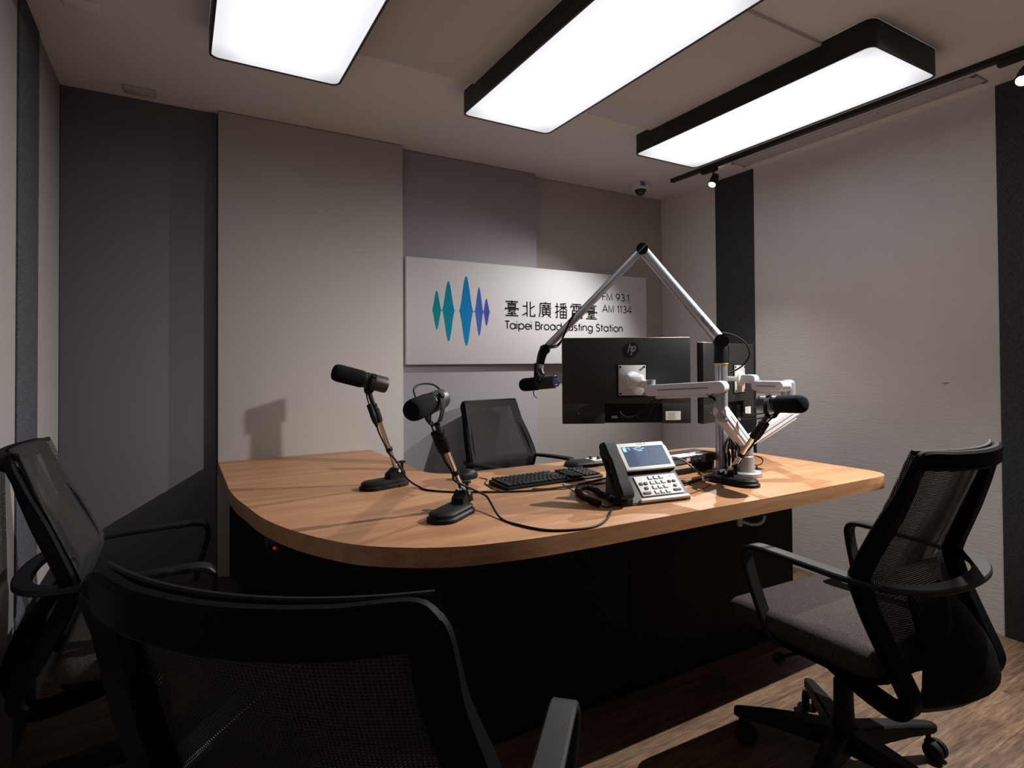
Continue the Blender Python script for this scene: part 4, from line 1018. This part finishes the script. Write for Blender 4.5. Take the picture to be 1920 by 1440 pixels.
def mouse(loc, ang, label):
    t = thing('computer_mouse', label, 'mouse', loc, R(ang))
    fr = Matrix.Translation(loc) @ Matrix.Rotation(R(ang), 4, 'Z'); mb = MB(fr); rs = []
    for z, k in ((.0, .93), (.006, 1.0), (.014, .99), (.022, .92), (.029, .78), (.034, .55), (.0365, .28), (.037, .05)):
        rs.append([(.031*k*math.cos(2*PI*i/28), (.054*k)*math.sin(2*PI*i/28)-.006*(1-k), z) for i in range(28)])
    mb.rings(rs); mb.build('shell', 'plastic', t)
    MB(fr).cyl((-.003, .026, .030), (.003, .026, .030), .008, seg=16).build('scroll_wheel', 'rubber', t)
    MB(fr).box((0, .036, .0285), (.0012, .03, .004), 0).build('button_gap', 'rubber', t)
    return t
mouse((.985, 2.075, DT), 100, 'black mouse behind the front microphone stand, near the inner desk edge')
mouse((2.00, 1.955, DT), 75, 'black mouse beyond the white-labelled box near the silver pole')
def desk_lead(name, label, pts, r=.0016, m='rubber', h=None):
    o = MB().tube([(x, y, DT+(h or r)) for x, y in pts], r, 8, 8).build(name, m); return tag(o, label, 'cable')
desk_lead('mouse_cable', 'thin mouse cable curving towards the left end of the keyboard', [(1.035, 2.058), (1.045, 2.01), (1.01, 1.96), (.992, 1.90), (.985, 1.84), (.998, 1.79), (1.03, 1.765), (1.10, 1.76)])
desk_lead('thin_cable', 'thin black cable lying from the keyboard front towards the coiled cord', [(1.105, 1.775), (1.15, 1.755), (1.22, 1.735), (1.30, 1.712), (1.404, 1.715)], .0018)
desk_lead('thin_cable', 'thin pale-lit cable slanting from the keyboard front to the telephone', [(1.245, 1.785), (1.232, 1.74), (1.215, 1.68), (1.208, 1.655)], .0014)
desk_lead('thin_cable', 'thin black cable crossing beneath the keyboard front edge', [(1.075, 1.742), (1.16, 1.725), (1.22, 1.712), (1.30, 1.735), (1.36, 1.728), (1.42, 1.71)], .0018)
t = thing('loose_cable', 'thin black cable loop lying on the desk right of the silver column', 'cable', (2.2, 1.7, DT))
MB().tube(zz([(2.22, 1.90), (2.35, 1.86), (2.405, 1.827), (2.345, 1.748), (2.248, 1.681), (2.19, 1.664), (2.225, 1.735), (2.30, 1.80)], .002), .002, 8, 8).build('cord', 'rubber', t)
MB().tube(zz([(2.19, 1.664), (2.131, 1.615), (2.085, 1.592), (2.045, 1.600)], .002), .002, 8, 8).build('cord', 'rubber', t)
# black interface box with white label strips
ib = thing('audio_interface', 'low black equipment box with white label strips behind the telephone', 'audio equipment', (1.70, 1.73, DT))
bfr = Matrix.Translation((1.45, 1.633, DT)) @ Matrix.Rotation(R(4.5), 4, 'Z')
mb = MB(bfr); mb.box((.26, .065, .060), (.52, .13, .031), .004); mb.build('case', 'plastic', ib)
for x in (.02, .50): MB(bfr).box((x, .07, .022), (.014, .11, .0445), .002, 1).build('foot', 'plastic', ib)
for x, w_ in ((.21, .335), (.422, .072)): MB(bfr).box((x, .034, .0762), (w_, .052, .002), .0006, 1).build('label_strip', 'phone_white', ib)
MB(bfr).box((.318, -.0006, .064), (.022, .0015, .014)).build('side_label', 'pink', ib)
MB(bfr).box((.21, -.0004, .060), (.20, .0012, .018)).build('side_panel', 'phone_grey', ib)
for i, x in enumerate((.06, .09, .36, .39)):
    MB(bfr).cyl((x, -.001, .058), (x, -.008, .058), .006, seg=12).build('jack', 'chrome', ib)
# small controller with knobs
dv = thing('headphone_controller', 'flat silver-edged control box with knobs just behind the keyboard', 'audio equipment', (1.52, 2.02, DT))
dfr = Matrix.Translation((1.485, 2.025, DT)) @ Matrix.Rotation(R(-2), 4, 'Z')
mb = MB(dfr); rs = []
for x, k in ((-.015, .3), (-.005, .75), (.01, 1), (.25, 1)): rs.append([(x, .04+(y-.04)*(.6+.4*k), z*k+.002) for y, z in ((-.01, .002), (-.012, .012), (.0, .020), (.085, .020), (.095, .002))])
mb.rings(rs); mb.build('case', 'plastic', dv)
MB(dfr).box((.165, .042, .0228), (.13, .075, .003), .001, 1).build('top_plate', 'greyplate', dv)
for x, y in ((.112, .050), (.14, .03), (.170, .050), (.205, .03)):
    MB(dfr).lathe((x, y, .024), (0, 0, 1), [(0, .010), (.001, .0085), (.014, .0075), (.015, .006)], 16).build('knob', 'phone_grey', dv)
MB(dfr).box((.14, .012, .0248), (.05, .012, .002), .0005, 1).build('red_label', 'pink', dv)
# grey cable arch and plugs beside the box
t = thing('audio_cable', 'grey cable arching over in front of the black equipment box', 'cable', (1.74, 1.55, DT))
MB().tube([(1.47, 1.56, DT+.02), (1.52, 1.585, DT+.045), (1.58, 1.61, DT+.075), (1.65, 1.63, DT+.088), (1.71, 1.63, DT+.070), (1.745, 1.60, DT+.035), (1.742, 1.565, DT+.016), (1.715, 1.535, DT+.006)], .0042, 10, 8).build('cord', 'cord_grey', t)
MB().cyl((1.742, 1.562, DT+.016), (1.712, 1.528, DT+.005), .0055, seg=12).build('plug', 'chrome', t)
t = thing('cable_bundle', 'tangle of black cables at the foot of the silver pole', 'cable', (1.92, 1.56, DT))
for i in range(5):
    x = 1.90+.022*i
    MB().tube([(x, 1.60-.01*i, DT+.004), (x+.012, 1.592, DT+.06+.012*i), (x-.008+.004*i, 1.588, DT+.11), (x+.02, 1.585, DT+.15+.01*(i % 3)), (x+.012, 1.60, DT+.10), (x+.03, 1.61, DT+.004)], .0034, 8, 6).build('cord', 'rubber', t)
desk_lead('black_lead', 'black lead lying under the arched grey cable towards the telephone', [(1.80, 1.60), (1.70, 1.56), (1.60, 1.525), (1.52, 1.50), (1.47, 1.47)], .003)
desk_lead('thin_lead', 'very thin lead lying right of the telephone front', [(1.70, 1.49), (1.62, 1.455), (1.55, 1.43), (1.49, 1.42)], .0012)
